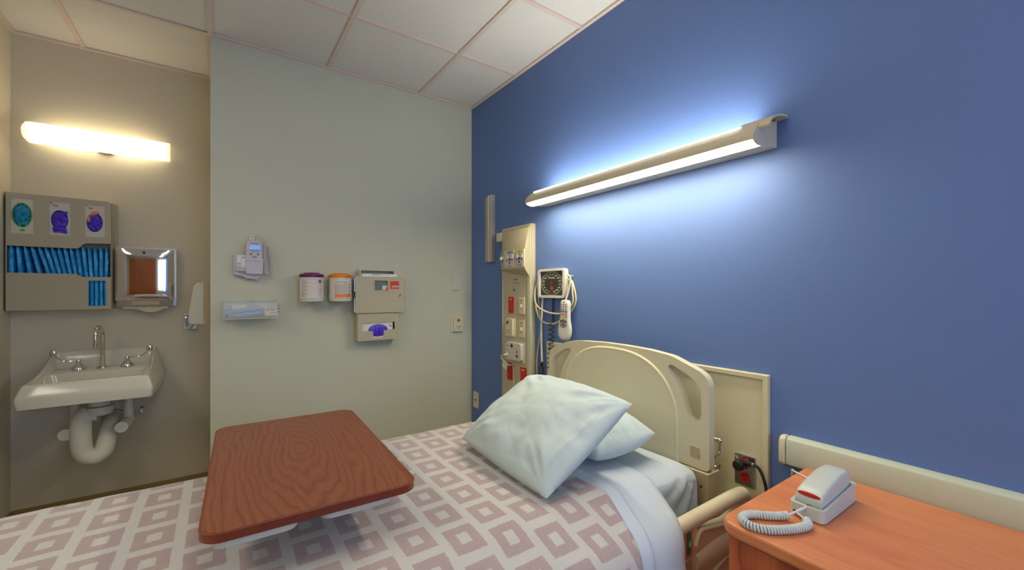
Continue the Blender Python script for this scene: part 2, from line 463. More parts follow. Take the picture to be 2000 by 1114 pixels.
struct(bb.build('baseboard_alcove', 'baseboard', bevel=0.003))
bb = MB(); bb.box(XR, A, B-0.008, B, 0, 0.115)
struct(bb.build('baseboard_back', 'baseboard', bevel=0.003))
bb = MB(); bb.box(A-0.008, A, YB, B-0.008, 0, 0.115)
struct(bb.build('baseboard_right', 'baseboard', bevel=0.003))
bb = MB(); bb.box(XL, XL+0.008, 2.35, C2-0.008, 0, 0.115)
struct(bb.build('baseboard_left', 'baseboard', bevel=0.003))
# recessed troffers behind the camera
for i, (lx, ly) in enumerate([(0.265, 0.42), (-1.56, 0.42), (0.265, -1.4), (-1.56, 1.62)]):
    t = thing('ceiling_troffer', ('recessed white ceiling troffer closest to the viewer and the bed', 'recessed white ceiling troffer out on the left, middle of the room', 'recessed white ceiling troffer nearest the window', 'recessed white ceiling troffer out on the left near the alcove')[i], 'ceiling light', (lx, ly, HC), 'recessed troffers in the ceiling')
    f_ = MB(); f_.prism([(lx-.3, ly-.6), (lx+.3, ly-.6), (lx+.3, ly+.6), (lx-.3, ly+.6)], HC-0.006, HC+0.004, holes=[[(lx-.27, ly-.57), (lx+.27, ly-.57), (lx+.27, ly+.57), (lx-.27, ly+.57)]])
    f_.build('frame', 'white_plastic', t)
    MB().box(lx-.27, lx+.27, ly-.57, ly+.57, HC-0.002, HC+0.004).build('lens', 'troffer_lens', t, smooth=0)

# ================================================================== ALCOVE: wall lamp
t = thing('wall_lamp', 'long half-round frosted lamp glowing warm above the sink', 'wall lamp', (-0.562, C2, 2.19))
mb = MB(); R = []
x0, x1 = -0.879, -0.255
for i in range(41):
    s_ = i/40; x = x0+(x1-x0)*s_; ring = []
    e = 1.0
    if s_ < 0.04: e = math.sqrt(max(0, 1-((0.04-s_)/0.04)**2))*0.35+0.65
    for k in range(17):
        a = PI*k/16; ring.append((x, C2-0.012-0.085*e*math.sin(a)**0.85, 2.195+0.056*e*math.cos(a)))
    R.append(ring)
mb.rings(R, True, True, True); mb.build('diffuser', 'lens_warm', t, smooth=50)
mb = MB(ALC); mb.prism(ell(-0.553, 2.176, 0.076, 0.040, 36), 0.0, 0.022); mb.build('mounting_canopy', 'fixture', t, bevel=.004)
mb = MB(ALC); mb.box(-0.86, -0.27, 2.165, 2.225, 0.002, 0.012); mb.build('back_plate', 'fixture', t, bevel=0.002)

# ================================================================== glove and packet station
t = thing('supply_dispenser', 'large beige metal dispenser with three glove windows and a wide slot of blue packets', 'dispenser', (-0.72, C2, 1.212))
WD = 0.100
mb = MB(ALC)
outer = [(-0.926, 1.213), (-0.514, 1.213), (-0.514, 1.825), (-0.532, 1.838), (-0.926, 1.843)]
slot = [(-0.920, 1.416), (-0.662, 1.414), (-0.645, 1.404), (-0.633, 1.398), (-0.519, 1.399), (-0.519, 1.592), (-0.612, 1.590), (-0.630, 1.586), (-0.645, 1.566), (-0.660, 1.557), (-0.920, 1.560)]
gw_ = [rrect(-0.907, -0.824, 1.627, 1.816, 0.003), rrect(-0.766, -0.683, 1.627, 1.818, 0.003), rrect(-0.626, -0.543, 1.627, 1.816, 0.003)]
pw = rrect(-0.611, -0.538, 1.232, 1.377, 0.006)
mb.prism(outer, WD-0.003, WD, holes=[slot]+gw_+[pw]); mb.build('front_panel', 'beige_metal', t, smooth=30)
mb = MB(ALC); mb.box(-0.926, -0.500, 1.213, 1.84, 0.001, 0.003); mb.build('back_panel', 'beige_metal', t)
mb = MB(ALC)
mb.prism([(0.002, 1.213), (WD, 1.213), (WD, 1.825), (WD-0.01, 1.832), (0.002, 1.838)], 0, 0.002, M_=Matrix(((0, 0, 1, -0.5155), (0, 1, 0, 0), (1, 0, 0, 0), (0, 0, 0, 1))))
mb.build('side_panel', 'beige_metal', t)
mb = MB(ALC); mb.prism([(0.002, 1.213), (WD, 1.213), (WD, 1.843), (0.002, 1.843)], 0, 0.002, M_=Matrix(((0, 0, 1, -0.926), (0, 1, 0, 0), (1, 0, 0, 0), (0, 0, 0, 1))))
mb.build('side_panel', 'beige_metal', t)
mb = MB(ALC); mb.box(-0.924, -0.516, 1.213, 1.215, 0.003, WD-0.003); mb.build('bottom_panel', 'beige_metal', t)
mb = MB(ALC); mb.box(-0.924, -0.516, 1.598, 1.600, 0.003, WD-0.003); mb.build('shelf', 'beige_metal', t)
mb = MB(ALC); mb.box(-0.924, -0.530, 1.836, 1.838, 0.003, WD-0.003); mb.build('top_panel', 'beige_metal', t)
def bunch(mb, cu, cv, w, ru, rv, seed, rw=0.016):
    rnd = random.Random(seed)
    def fn(p):
        q = p*60+Vector((seed*3.1, 0, 0)); d = noise.noise(q)*0.55+noise.noise(q*2.3)*0.30
        return Vector((p.x*(1+d*0.35), p.y*(1+d*0.35), p.z*(1+d*1.6)))
    mb.ellipsoid((cu, cv, w), ru*0.96, rv*0.96, rw, 40, 22, fn)
    for k in range(7):      # fingers and cuffs folded over one another
        a = rnd.uniform(0, 2*PI); r_ = rnd.uniform(0.1, 0.5)
        c0 = Vector((cu+math.cos(a)*ru*r_, cv+math.sin(a)*rv*r_, w+rw*0.85)); b_ = rnd.uniform(-1, 1)
        pts = [c0+Vector((math.cos(b_)*ru*(s_-.5)*0.9, math.sin(b_)*rv*(s_-.5)*0.9, -abs(s_-.5)*rw*0.9)) for s_ in (0, .25, .5, .75, 1)]
        mb.tube(catmull(pts, 5), lambda q: 0.0028+0.0025*math.sin(PI*q), 8)
gl = [(-0.8655, 'glove_teal', 'white glove box with teal gloves showing in a green ring, leftmost in the beige dispenser', 'teal nitrile gloves bulging from the leftmost glove box', True),
      (-0.7245, 'glove_purple', 'pale glove box of purple gloves, middle of the three in the dispenser', 'crumpled purple gloves bulging from the middle glove box', False),
      (-0.5845, 'glove_purple', 'pale glove box with torn tan flap, rightmost of the three in the dispenser', 'purple gloves in the rightmost glove box, under the torn flap', False)]
for i, (cx, gm, lb, lg, ring) in enumerate(gl):
    g = thing('glove_box', lb, 'glove box', (cx, C2-0.05, 1.600), 'glove boxes in the beige dispenser')
    wv_, wc = 0.076, 0.094
    ov = ell(cx-0.002, 1.726 if i == 0 else 1.712, 0.034, 0.062 if i == 0 else 0.055)
    mb = MB(ALC); mb.prism([(cx-.047, 1.601), (cx+.047, 1.601), (cx+.047, 1.833), (cx-.047, 1.833)], 0.012, 0.0955, holes=[ov]); mb.use('white_plastic' if ring else 'paper'); mb.mats = ['paper']
    mb.build('carton', 'paper', g, smooth=30)
    mb = MB(ALC)
    if ring:
        mb.use('green_ink'); mb.prism(ell(cx-0.002, 1.726, 0.039, 0.067), 0.0955, 0.0960, holes=[ov])
        mb.prism(ell(cx, 1.645, 0.011, 0.007), 0.0955, 0.0960); mb.use('navy_ink'); mb.text('L', 0.010, cx-0.033, 1.808, 0.0960)
    else:
        mb.use('red_ink'); mb.box(cx-.038, cx-.032, 1.802, 1.812, 0.0955, 0.096); mb.box(cx-.022, cx-.010, 1.788, 1.794, 0.0955, 0.096); mb.box(cx-.024, cx+.036, 1.809, 1.811, 0.0955, 0.096)
        mb.use('navy_ink'); mb.box(cx-.028, cx-.026, 1.785, 1.806, 0.0955, 0.096)
    mb.build('printing', None, g, smooth=0)
    if i == 2:
        mb = MB(ALC); mb.prism([(cx-.034, 1.715), (cx-.030, 1.745), (cx-.012, 1.772), (cx+.01, 1.776), (cx+.02, 1.765), (cx-.002, 1.756), (cx-.018, 1.735), (cx-.024, 1.712)], 0.0955, 0.0975)
        mb.build('torn_flap', 'orange_ink', g, label='torn tan cardboard flap')
    mb = MB(ALC); mb.use(gm); bunch(mb, cx-0.002 if i < 2 else cx-.001, 1.726 if i == 0 else 1.712, 0.088, 0.033, 0.060 if i == 0 else 0.053, i+2)
    if i == 1:
        mb.tube(catmull([(cx+.008, 1.735, .1), (cx+.020, 1.752, .104), (cx+.030, 1.756, .102)], 5), lambda q: .005+.003*q, 8)
        mb.tube(catmull([(cx-.026, 1.662, .096), (cx-.0, 1.664, .102), (cx+.026, 1.660, .097)], 5), 0.009, 8)
        mb.tube(catmull([(cx-.024, 1.648, .096), (cx-.0, 1.650, .101), (cx+.028, 1.644, .096)], 5), 0.007, 8)
    if i == 0:
        mb.tube([(cx-.025, 1.738, .101), (cx-.002, 1.732, .105), (cx+.004, 1.731, .103)], 0.002, 6); mb.tube([(cx-.0, 1.716, .103), (cx+.02, 1.711, .105), (cx+.028, 1.712, .1)], 0.003, 6)
    b_ = mb.build('glove_bunch', gm, smooth=60, origin=(cx, C2-0.1, 1.65)); tag(b_, lg, 'gloves', 'glove bunches in the dispenser')
# blue sealed packets standing in the slot
def packet(mb, uB, wid, seed, lean, top, w0=0.012, w1=0.088, low=1.2165):
    n_ = 26; R = []
    for j in range(n_+1):
        s_ = j/n_; v = low+(top-low)*s_; q_ = max(0, min(1, (v-1.36)/.21)); off = lean*q_
        sw = 1 if s_ < .93 else 1-(s_-.93)/.07*.75
        if s_ < .03: sw = .5
        ring = []
        for k in range(14):
            a = 2*PI*k/14
            du = math.copysign(abs(math.cos(a))**.45, math.cos(a))*wid*0.5*sw; dw_ = math.copysign(abs(math.sin(a))**.45, math.sin(a))*(w1-w0)*0.5
            j_ = noise.noise(Vector((v*40+seed*7, k*0.9, seed)))*0.003+noise.noise(Vector((v*95+seed*3, k*1.7, seed)))*0.002
            ring.append((uB+wid/2+du+off+j_*.8, v, (w0+w1)/2+dw_+(j_ if math.sin(a) > 0 else 0)))
        R.append(ring)
    mb.rings(R)
NP = 16
ORD = ['', 'second', 'third', 'fourth', 'fifth', 'sixth', 'seventh', 'eighth', 'ninth', 'tenth', 'eleventh', 'twelfth', 'thirteenth', 'fourteenth', 'fifteenth']
for k in range(NP):
    mb = MB(ALC)
    tk = -0.9205+0.0249*k; bk = -0.9205+0.0196*k+.076*min(1, k/4)
    if k == 0: bk = tk
    packet(mb, bk, 0.0186 if k else .0220, k+1, tk-bk, (1.566 if k < 11 else 1.572)-random.random()*.010)
    where = 'first at the left end of the slot' if k == 0 else ('last at the right end of the slot' if k == NP-1 else ORD[k]+' from the left end of the slot')
    o = mb.build('blue_packet', 'packet_blue', smooth=50, origin=(bk+0.012, C2-0.05, 1.2165))
    tag(o, 'crinkled blue sealed packet, '+where, 'packet', 'blue packets in the beige dispenser')

# ================================================================== paper towel dispenser
t = thing('paper_towel_dispenser', 'polished chrome paper towel dispenser beside the beige dispenser, above the sink', 'paper towel dispenser', (-0.368, C2, 1.224))
mb = MB(ALC)
mb.prism(roundpoly([(-0.508, 1.224), (-0.222, 1.224), (-0.222, 1.588), (-0.508, 1.588)], 0.01), 0.001, 0.028)
mb.build('housing', 'aluminium', t, bevel=0.004)
def face(u, v):   # bowed polished cover
    x = -0.504+0.272*u; z = 1.262+0.308*v
    r = abs(u-0.5)*2; q = abs(v-0.5)*2
    return (x, z, 0.078+0.018*(1-r**3.6)*(1-q**6*0.6))
mb = MB(ALC); N1 = 24
mb.grid(N1, N1, face)
# rim from the face back to the housing
edge = [face(i/N1, 1) for i in range(N1+1)]+[face(1, 1-i/N1) for i in range(1, N1+1)]+[face(1-i/N1, 0) for i in range(1, N1+1)]+[face(0, i/N1) for i in range(1, N1)]
mb.rings([edge, [(p[0], p[1], 0.02) for p in edge]], True, False, False)
mb.build('cover', 'chrome', t, smooth=40)
mb = MB(ALC); mb.use('brushed'); mb.tube([(-0.503, 1.262, 0.074), (-0.503, 1.570, 0.074), (-0.233, 1.570, 0.074), (-0.233, 1.262, 0.074)], 0.003, 8); mb.build('rim', None, t)
mb = MB(ALC)    # sloping lower lip and tray
mb.rings([[(-0.500, 1.262, 0.025), (-0.236, 1.262, 0.025), (-0.236, 1.262, 0.074), (-0.30, 1.268, 0.098), (-0.436, 1.268, 0.098), (-0.500, 1.262, 0.074)],
          [(-0.498, 1.226, 0.025), (-0.238, 1.226, 0.025), (-0.238, 1.226, 0.060), (-0.29, 1.226, 0.070), (-0.446, 1.226, 0.070), (-0.498, 1.226, 0.060)]])
mb.build('lower_lip', 'aluminium', t, bevel=0.002)
mb = MB(ALC); mb.prism(rrect(-0.428, -0.300, 1.234, 1.256, 0.008), 0.074, 0.090); mb.build('opening', 'beige_plastic_dark', t)
mb = MB(ALC); mb.use('black'); mb.lathe([(0.001, 0), (0.007, 0), (0.007, 0.004), (0.001, 0.004)], (-0.372, 1.550, 0.093), (0, 0, 1), 16); mb.use('white_plastic'); mb.cyl((-0.388, 1.550, .092), (-0.388, 1.550, .095), .002); mb.cyl((-0.356, 1.550, .092), (-0.356, 1.550, .095), .002); mb.build('lock', None, t)
mb = MB(ALC); mb.use('offwhite'); mb.text('Georgia-Pacific', 0.0135, -0.352, 1.290, 0.0975, .0008, sx=0.92); mb.build('lettering', None, t, smooth=0)
mb = MB(ALC); mb.use('offwhite'); mb.prism([(-0.424, 1.283), (-0.396, 1.283), (-0.410, 1.297)], 0.0945, 0.0975, holes=[[(-0.417, 1.2855), (-0.404, 1.2855), (-0.410, 1.292)]])
mb.build('logo', None, t, smooth=0)
mb = MB(ALC)
def twl(u, v):
    x = -0.474+0.214*u; dip = 0.0 if u < .3 else 0.024*math.sin(PI*min(1, (u-.3)/.62))
    return (x, 1.232-v*(0.022+dip), 0.05+0.012*v+0.012*math.sin(PI*u))
mb.grid(24, 6, twl); o = mb.build('paper_towel', 'towel_paper', smooth=60, origin=(-0.367, C2-0.05, 1.2), solid=0.003)
tag(o, 'folded beige paper towel hanging from the chrome dispenser', 'paper towel')

# ================================================================== soap dispenser on the return wall
t = thing('soap_dispenser', 'beige soap dispenser on the return wall, half hidden by the wall corner', 'soap dispenser', (XR, 3.13, 1.12))
F_ = Matrix(((0, 0, -1, XR), (1, 0, 0, 0), (0, 1, 0, 0), (0, 0, 0, 1)))   # u=y, v=z, w out of the return wall towards -x
mb = MB(F_); R = []
for j in range(13):
    s_ = j/12; v = 1.122+0.245*s_; w = 0.112-0.034*s_**1.5-(0.012*(s_ > .97)); w -= 0.008*(s_ < .03)
    R.append([(u, v, q) for u, q in ((3.085, 0.034), (3.088, w-0.012), (3.098, w), (3.172, w), (3.182, w-0.012), (3.185, 0.034))])
mb.rings(R); mb.build('cover', 'offwhite', t, bevel=0.003)
mb = MB(F_); mb.box(3.083, 3.187, 1.118, 1.368, 0.0005, 0.034); mb.build('back_plate', 'beige_plastic_dark', t, bevel=0.003)
mb = MB(F_); mb.box(3.10, 3.17, 1.118, 1.132, 0.05, 0.104); mb.build('push_bar', 'offwhite', t, bevel=0.003)

t = thing('robe_hook', 'square chrome wall plate with a curved hook under the soap dispenser', 'hook', (-0.155, C2, 1.07))
mb = MB(ALC); mb.box(-0.189, -0.118, 1.069, 1.178, 0.0005, 0.006); mb.build('plate', 'brushed', t, bevel=0.002)
mb = MB(ALC); mb.tube(catmull([(-0.172, 1.155, 0.006), (-0.174, 1.150, 0.02), (-0.174, 1.115, 0.026), (-0.168, 1.088, 0.030), (-0.155, 1.078, 0.036), (-0.142, 1.088, 0.04), (-0.138, 1.100, 0.04)], 6), lambda q: 0.009-0.004*q, 10)
mb.build('hook', 'chrome', t)

# ================================================================== the sink
SX = -0.548
t = thing('wall_sink', 'cream porcelain wall-hung sink with a raised back ledge', 'sink', (SX, C2, 0.72))
def sring(hb, hf, yb, yf, zb, zf, r=0.03, n_=8, pw_=1.5, rb=None):
    rb = r if rb is None else rb
    hf -= .014 if hf > .19 else 0; yf += .008; fx = SX+.010
    P4 = [(SX-hb, yb), (fx-hf, yf), (fx+hf, yf), (SX+hb, yb)]
    rs = [rb, r, r, rb]
    pts = []
    pol = []
    for i in range(4):
        a, b, c = Vector(P4[i-1]), Vector(P4[i]), Vector(P4[(i+1) % 4]); da = (a-b); dc = (c-b)
        q0 = b+da.normalized()*rs[i]; q1 = b+dc.normalized()*rs[i]
        pol.append([q0*(1-s_)**2+b*2*s_*(1-s_)+q1*s_*s_ for s_ in (0, .25, .5, .75, 1)])
    for i in range(4):
        pts += pol[i]; q0 = pol[i][-1]; q1 = pol[(i+1) % 4][0]
        for k in range(1, n_): pts.append(q0.lerp(q1, k/n_))
    out = []
    for p_ in pts:
        f_ = max(0, min(1, (p_.y-yf)/(yb-yf))); out.append((p_.x, p_.y, zf+(zb-zf)*f_**pw_))
    return out
mb = MB()
mb.rings([sring(.04, .04, 3.16, 3.08, .775, .775, .02),
          sring(.15, .15, 3.205, 3.02, .782, .782, .04),
          sring(.185, .19, 3.228, 2.985, .80, .80, .04),
          sring(.196, .215, 3.236, 2.970, .866, .862, .03),
          sring(.200, .222, 3.246, 2.962, .874, .868, .03, pw_=1),
          sring(.200, .226, 3.395, 2.958, .878, .868, .02, pw_=1),
          sring(.206, .232, 3.410, 2.953, .892, .869, .02, pw_=2.2),
          sring(.212, .238, 3.424, 2.948, .966, .869, .015, pw_=2.2),
          sring(.219, .243, 3.436, 2.943, .973, .866, .012, pw_=2.2),
          sring(.224, .247, 3.4425, 2.938, .968, .858, .010, pw_=2.2),
          sring(.262, .262, 3.4425, 2.918, .845, .812, .012, pw_=1),
          sring(.275, .263, 3.4425, 2.915, .80, .80, .014, pw_=1),
          sring(.262, .258, 3.4425, 2.922, .75, .757, .016, pw_=1),
          sring(.20, .23, 3.4425, 2.96, .735, .748, .03, pw_=1),
          sring(.14, .14, 3.40, 3.02, .725, .74, .04, pw_=1)])
mb.build('basin', 'porcelain', t, bevel=.006, seg=3)
mb = MB(); mb.lathe([(0.001, 0), (0.022, 0), (0.026, 0.003), (0.001, 0.003)], (SX, 3.12, .777)); mb.build('drain', 'chrome', t)

fy = 3.315; fz = 0.877
t = thing('faucet', 'tall chrome gooseneck faucet on the back ledge of the sink', 'faucet', (SX, fy, fz))
mb = MB(); mb.lathe([(0.001, 0), (0.026, 0), (0.027, 0.004), (0.022, 0.009), (0.014, 0.013), (0.0155, 0.02), (0.013, 0.024), (0.0095, 0.03), (0.001, 0.03)], (SX, fy, fz)); mb.build('base', 'chrome', t)
mb = MB(); c_ = [(SX, fy, fz+.02), (SX, fy, fz+.10), (SX, fy, fz+.19)]
for k in range(1, 13):
    a = PI*k/12; c_.append((SX-0.012*(1-math.cos(a))/2, fy-0.05*(1-math.cos(a)), fz+.19+0.048*math.sin(a)))
c_.append((SX-0.012, fy-0.10, fz+.145))
mb.tube(c_, lambda q: 0.0112-0.0028*q, 14); mb.build('spout', 'chrome', t)
mb = MB(); mb.cyl((SX-0.012, fy-0.10, fz+.150), (SX-0.012, fy-0.10, fz+.132), 0.0098, n=16); mb.build('aerator', 'brushed', t)
for side, hx, lb in ((-1, SX-0.098, 'chrome wrist-blade tap handle left of the faucet'), (1, SX+0.105, 'chrome wrist-blade tap handle right of the faucet')):
    t = thing('tap_handle', lb, 'tap', (hx, fy, fz), 'tap handles on the sink')
    mb = MB(); mb.lathe([(0.001, 0), (0.031, 0), (0.031, 0.006), (0.026, 0.017), (0.015, 0.029), (0.010, 0.036), (0.011, 0.044), (0.011, 0.055), (0.009, 0.058), (0.001, 0.058)], (hx, fy, fz)); mb.build('escutcheon', 'chrome', t)
    mb = MB(); P_ = catmull([(hx, fy, fz+.052), (hx+side*.035, fy+.0, fz+.050), (hx+side*.06, fy+.0, fz+.054), (hx+side*.085, fy+.005, fz+.075), (hx+side*.10, fy+.01, fz+.098)], 6)
    R = []
    for i, p_ in enumerate(P_):
        s_ = i/(len(P_)-1); hw = 0.004+0.0125*max(0, (s_-.45)/.55)**0.8; th = 0.0035
        if i == len(P_)-1: hw *= .6
        d_ = (P_[min(i+1, len(P_)-1)]-P_[max(i-1, 0)]).normalized(); up = Vector((-d_.z*1, 0, d_.x)) if side > 0 else Vector((d_.z, 0, -d_.x))
        R.append([p_+Vector((0, hw*math.cos(2*PI*k/10), 0))+up*th*math.sin(2*PI*k/10) for k in range(10)])
    mb.rings(R); mb.ellipsoid(P_[-2]+Vector((side*.002, 0, .002)), .015, .008, .021, 16, 10); mb.build('blade', 'chrome', t)

t = thing('drain_trap', 'white wrapped P-trap drain pipe under the sink', 'pipe', (SX, 3.3, 0.4))
mb = MB(); ty = 3.17
mb.lathe([(0.001, 0), (0.050, 0), (0.056, 0.01), (0.056, 0.05), (0.044, 0.055), (0.044, 0.10), (0.001, 0.10)], (SX+.012, ty, 0.645)); mb.build('tailpiece', 'pipe_cover', t)
mb = MB(); mb.lathe([(0.0564, 0), (0.0572, 0.002), (0.0564, 0.004)], (SX+.012, ty, 0.690), cap=False); mb.build('black_band', 'black', t)
mb = MB()
pts = catmull([(SX+.005, ty, .655), (SX-.035, ty, .652), (SX-.058, ty, .62), (SX-.060, ty, .54), (SX-.052, ty, .45), (SX-.015, ty, .415), (SX+.022, ty+.02, .435), (SX+.030, ty+.06, .49), (SX+.030, ty+.12, .535), (SX+.030, ty+.18, .550), (SX+.030, C2-.01, .550)], 6)
mb.tube(pts, 0.043, 18); mb.build('wrapped_pipe', 'pipe_cover', t, smooth=60)
mb = MB(ALC); mb.lathe([(0.001, 0), (0.058, 0), (0.054, 0.008), (0.001, 0.008)], (SX+.03, .550, 0.0), (0, 0, 1)); mb.build('wall_flange', 'brushed', t)
for dx, lb in ((-0.108, 'white insulated supply pipe left of the sink trap'), (0.112, 'white insulated supply pipe right of the sink trap')):
    px_ = SX+dx; t = thing('supply_pipe', lb, 'pipe', (px_, 3.3, 0.52), 'insulated supply pipes under the sink')
    mb = MB(); mb.cyl((px_, 3.30, .735), (px_, 3.30, .56), 0.019, 0.024); mb.build('riser', 'pipe_cover', t)
    mb = MB(); mb.tube([(px_-.012, 3.17, .556), (px_-.008, 3.2, .556), (px_, 3.31, .562)], lambda q: .030-.004*q, 20); mb.build('valve_cover', 'pipe_cover', t)
    mb = MB(); mb.cyl((px_, 3.31, .562), (px_, C2-.001, .562), 0.017); mb.build('wall_stub', 'pipe_cover', t)
t = thing('shutoff_valve', 'small chrome shutoff valve beside the right supply pipe', 'valve', (SX+.165, C2, .585))
mb = MB(ALC); mb.lathe([(0.001, 0), (0.018, 0), (0.014, .006), (0.006, .01), (0.006, .03), (0.012, .034), (0.012, .05), (0.001, .05)], (SX+.160, .588, 0.0), (0, 0, 1), 18); mb.build('stem', 'chrome', t)
mb = MB(ALC); mb.ellipsoid((SX+.160, .575, .045), .009, .016, .006); mb.build('knob', 'chrome', t)

# ================================================================== GREEN WALL: thermometer
t = thing('wall_thermometer', 'grey electronic thermometer in its wall cradle with a lit screen', 'thermometer', (0.15, B, 1.39))
G = lambda: MB(GREEN)
mb = G(); mb.prism(roundpoly([(0.066, 1.411), (0.11, 1.402), (0.125, 1.389), (0.18, 1.384), (0.195, 1.400), (0.207, 1.41), (0.207, 1.47), (0.130, 1.47), (0.130, 1.522), (0.066, 1.525)], 0.006), 0.0005, 0.032); mb.build('cradle', 'grey_plastic', t, bevel=0.005)
mb = G(); mb.prism(roundpoly([(0.124, 1.415), (0.205, 1.415), (0.210, 1.497), (0.120, 1.497)], 0.01), 0.030, 0.058); mb.build('pocket', 'grey_plastic', t, bevel=0.007, seg=3)
mb = G(); mb.tube([(0.120, 1.4965, 0.0585), (0.165, 1.493, 0.0605), (0.210, 1.4965, 0.0585)], 0.0025, 8); mb.build('pocket_rim', 'white_plastic', t)
mb = G(); R = []
for j in range(15):
    s_ = j/14; v = 1.44+0.165*s_; hw = 0.034+0.010*math.sin(PI*min(1, s_*0.62+.25))-(0.008 if j == 14 else 0)
    R.append([(0.165+hw*math.copysign(abs(math.cos(a))**0.55, math.cos(a)), v, 0.040+0.017*math.copysign(abs(math.sin(a))**0.6, math.sin(a))) for a in [2*PI*k/24 for k in range(24)]])
mb.rings(R); mb.build('handset', 'grey_plastic', t, smooth=60)
mb = G(); mb.prism(rrect(0.142, 0.194, 1.552, 1.578, .004), 0.0565, 0.0585); mb.build('screen', 'screen_glow', t)
mb = G(); mb.prism(rrect(0.143, 0.193, 1.549, 1.553, .001), 0.0568, 0.0588); mb.build('screen_bezel', 'teal_plastic', t)
mb = G(); mb.use('black_ink'); mb.text('WelchAllyn', 0.0085, 0.166, 1.590, 0.0572); mb.text('SureTemp Plus', 0.005, 0.166, 1.540, 0.0574); mb.build('lettering', None, t, smooth=0)
for bx, m_ in ((0.148, 'black'), (0.183, 'black')):
    mb = G(); mb.ellipsoid((bx, 1.528, .058), .005, .0035, .0015); mb.build('button', m_, t)
mb = G(); mb.prism(roundpoly([(0.153, 1.519), (0.178, 1.519), (0.174, 1.507), (0.166, 1.503), (0.157, 1.507)], .004), 0.057, 0.0595); mb.build('main_button', 'teal_ink', t, bevel=.001)
mb = G(); mb.prism(rrect(0.078, 0.128, 1.430, 1.455, .002), .03, .052); mb.build('cover_box_pocket', 'grey_plastic', t, bevel=.002)
mb = G(); mb.tube(catmull([(0.182, 1.602, .036), (0.182, 1.640, .036)], 2), 0.0065, 12); mb.build('probe', 'grey_plastic', t)
mb = G()
mb.tube(catmull([(0.182, 1.638, .038), (0.200, 1.636, .040), (0.214, 1.625, .042), (0.218, 1.600, .045), (0.217, 1.590, .045)], 6), 0.0022, 6)
mb.spring(catmull([(0.217, 1.592, .046), (0.216, 1.54, .046), (0.215, 1.46, .048), (0.218, 1.425, .050), (0.232, 1.412, .050), (0.248, 1.425, .050), (0.251, 1.46, .048), (0.243, 1.52, .046), (0.236, 1.575, .044)], 10), 0.0042, 0.0019, 90, 5, 7)
mb.build('coiled_cord', 'grey_plastic', t)
for (a0, a1, b0, b1, lb) in ((0.081, 0.103, 1.457, 1.520, 'small white probe cover carton, left one in the thermometer cradle'), (0.104, 0.126, 1.455, 1.520, 'small white probe cover carton, right one in the thermometer cradle'), (0.143, 0.166, 1.596, 1.622, 'small white carton standing behind the top of the thermometer')):
    c = thing('probe_cover_box', lb, 'small box', ((a0+a1)/2, B-.03, b0), 'probe cover cartons')
    w0_, w1_ = (.026, .050) if b0 < 1.5 else (.004, .024)
    mb = G(); mb.box(a0, a1, b0, b1, w0_, w1_); mb.build('carton', 'white_plastic', c, bevel=.0008)
    mb = G(); cu, cv = (a0+a1)/2, (b1-.012 if b0 > 1.4555 or b0 < 1.456 else b0)
    if lb.find('left one') > 0: cv = b0+.014
    mb.use('navy_ink'); mb.prism([(cu-.006, cv-.005), (cu+.006, cv-.005), (cu+.006, cv+.005), (cu-.006, cv+.005)], w1_, w1_+.0005, holes=[[(cu-.0035, cv-.003), (cu+.0035, cv-.003), (cu+.0035, cv+.003), (cu-.0035, cv+.003)]]); mb.build('logo', None, c, smooth=0)
    if b0 < 1.5:
        mb = G(); mb.use('black_ink'); mb.text('oral', .008, cu, b0-.012, .0525); mb.build('printing', None, t, smooth=0)

# ------------------------------------------------------------------ acrylic tray
t = thing('acrylic_tray', 'clear acrylic wall tray holding pale blue instruments', 'tray', (0.148, B, 1.158))
mb = G(); a0, a1, b0, b1, D_ = 0.020, 0.275, 1.163, 1.264, 0.10
mb.box(a0, a1, b0, b0+.003, .001, D_); mb.build('bottom', 'acrylic', t, smooth=0)
mb = G(); mb.box(a0, a1, b0+.003, b1, .001, .004); mb.build('back_pane', 'acrylic', t, smooth=0)
mb = G(); mb.box(a0, a1, b0+.003, b1-.012, D_-.003, D_); mb.build('front_pane', 'acrylic', t, smooth=0)
for u_ in (a0, a1-.003):
    mb = G(); mb.prism([(.004, b0+.003), (D_-.003, b0+.003), (D_-.003, b1-.012), (.004, b1)], 0, .003, M_=Matrix(((0, 0, 1, u_), (0, 1, 0, 0), (1, 0, 0, 0), (0, 0, 0, 1)))); mb.build('end_pane', 'acrylic', t, smooth=0)
mb = G(); mb.tube([(a0, b1-.012, D_), (a1, b1-.012, D_)], .0016, 6); mb.tube([(a0, b0, D_), (a1, b0, D_)], .0018, 6); mb.tube([(a0, b1, .002), (a1, b1, .002)], .0016, 6)
mb.tube([(a0, b0, D_), (a0, b1-.012, D_), (a0, b1, .002)], .0014, 6); mb.tube([(a1, b0, D_), (a1, b1-.012, D_), (a1, b1, .002)], .0014, 6); mb.build('polished_edges', 'offwhite', t)
mb = G(); mb.use('paper'); mb.box(.212, .275, 1.178, 1.222, D_, D_+.001)
mb.use('red_ink'); mb.text('DO NOT REMOVE', .0065, .252, 1.2135, D_+.0012, sx=.8); mb.text('BLADES', .0075, .254, 1.206, D_+.0012); mb.prism(ell(.224, 1.211, .006, .006, 14), D_+.001, D_+.0015, holes=[ell(.224, 1.211, .004, .004, 14)])
mb.use('blue_ink'); mb.text('CLIPPER', .0085, .254, 1.191, D_+.0012)
mb.build('label_card', None, t, smooth=0)
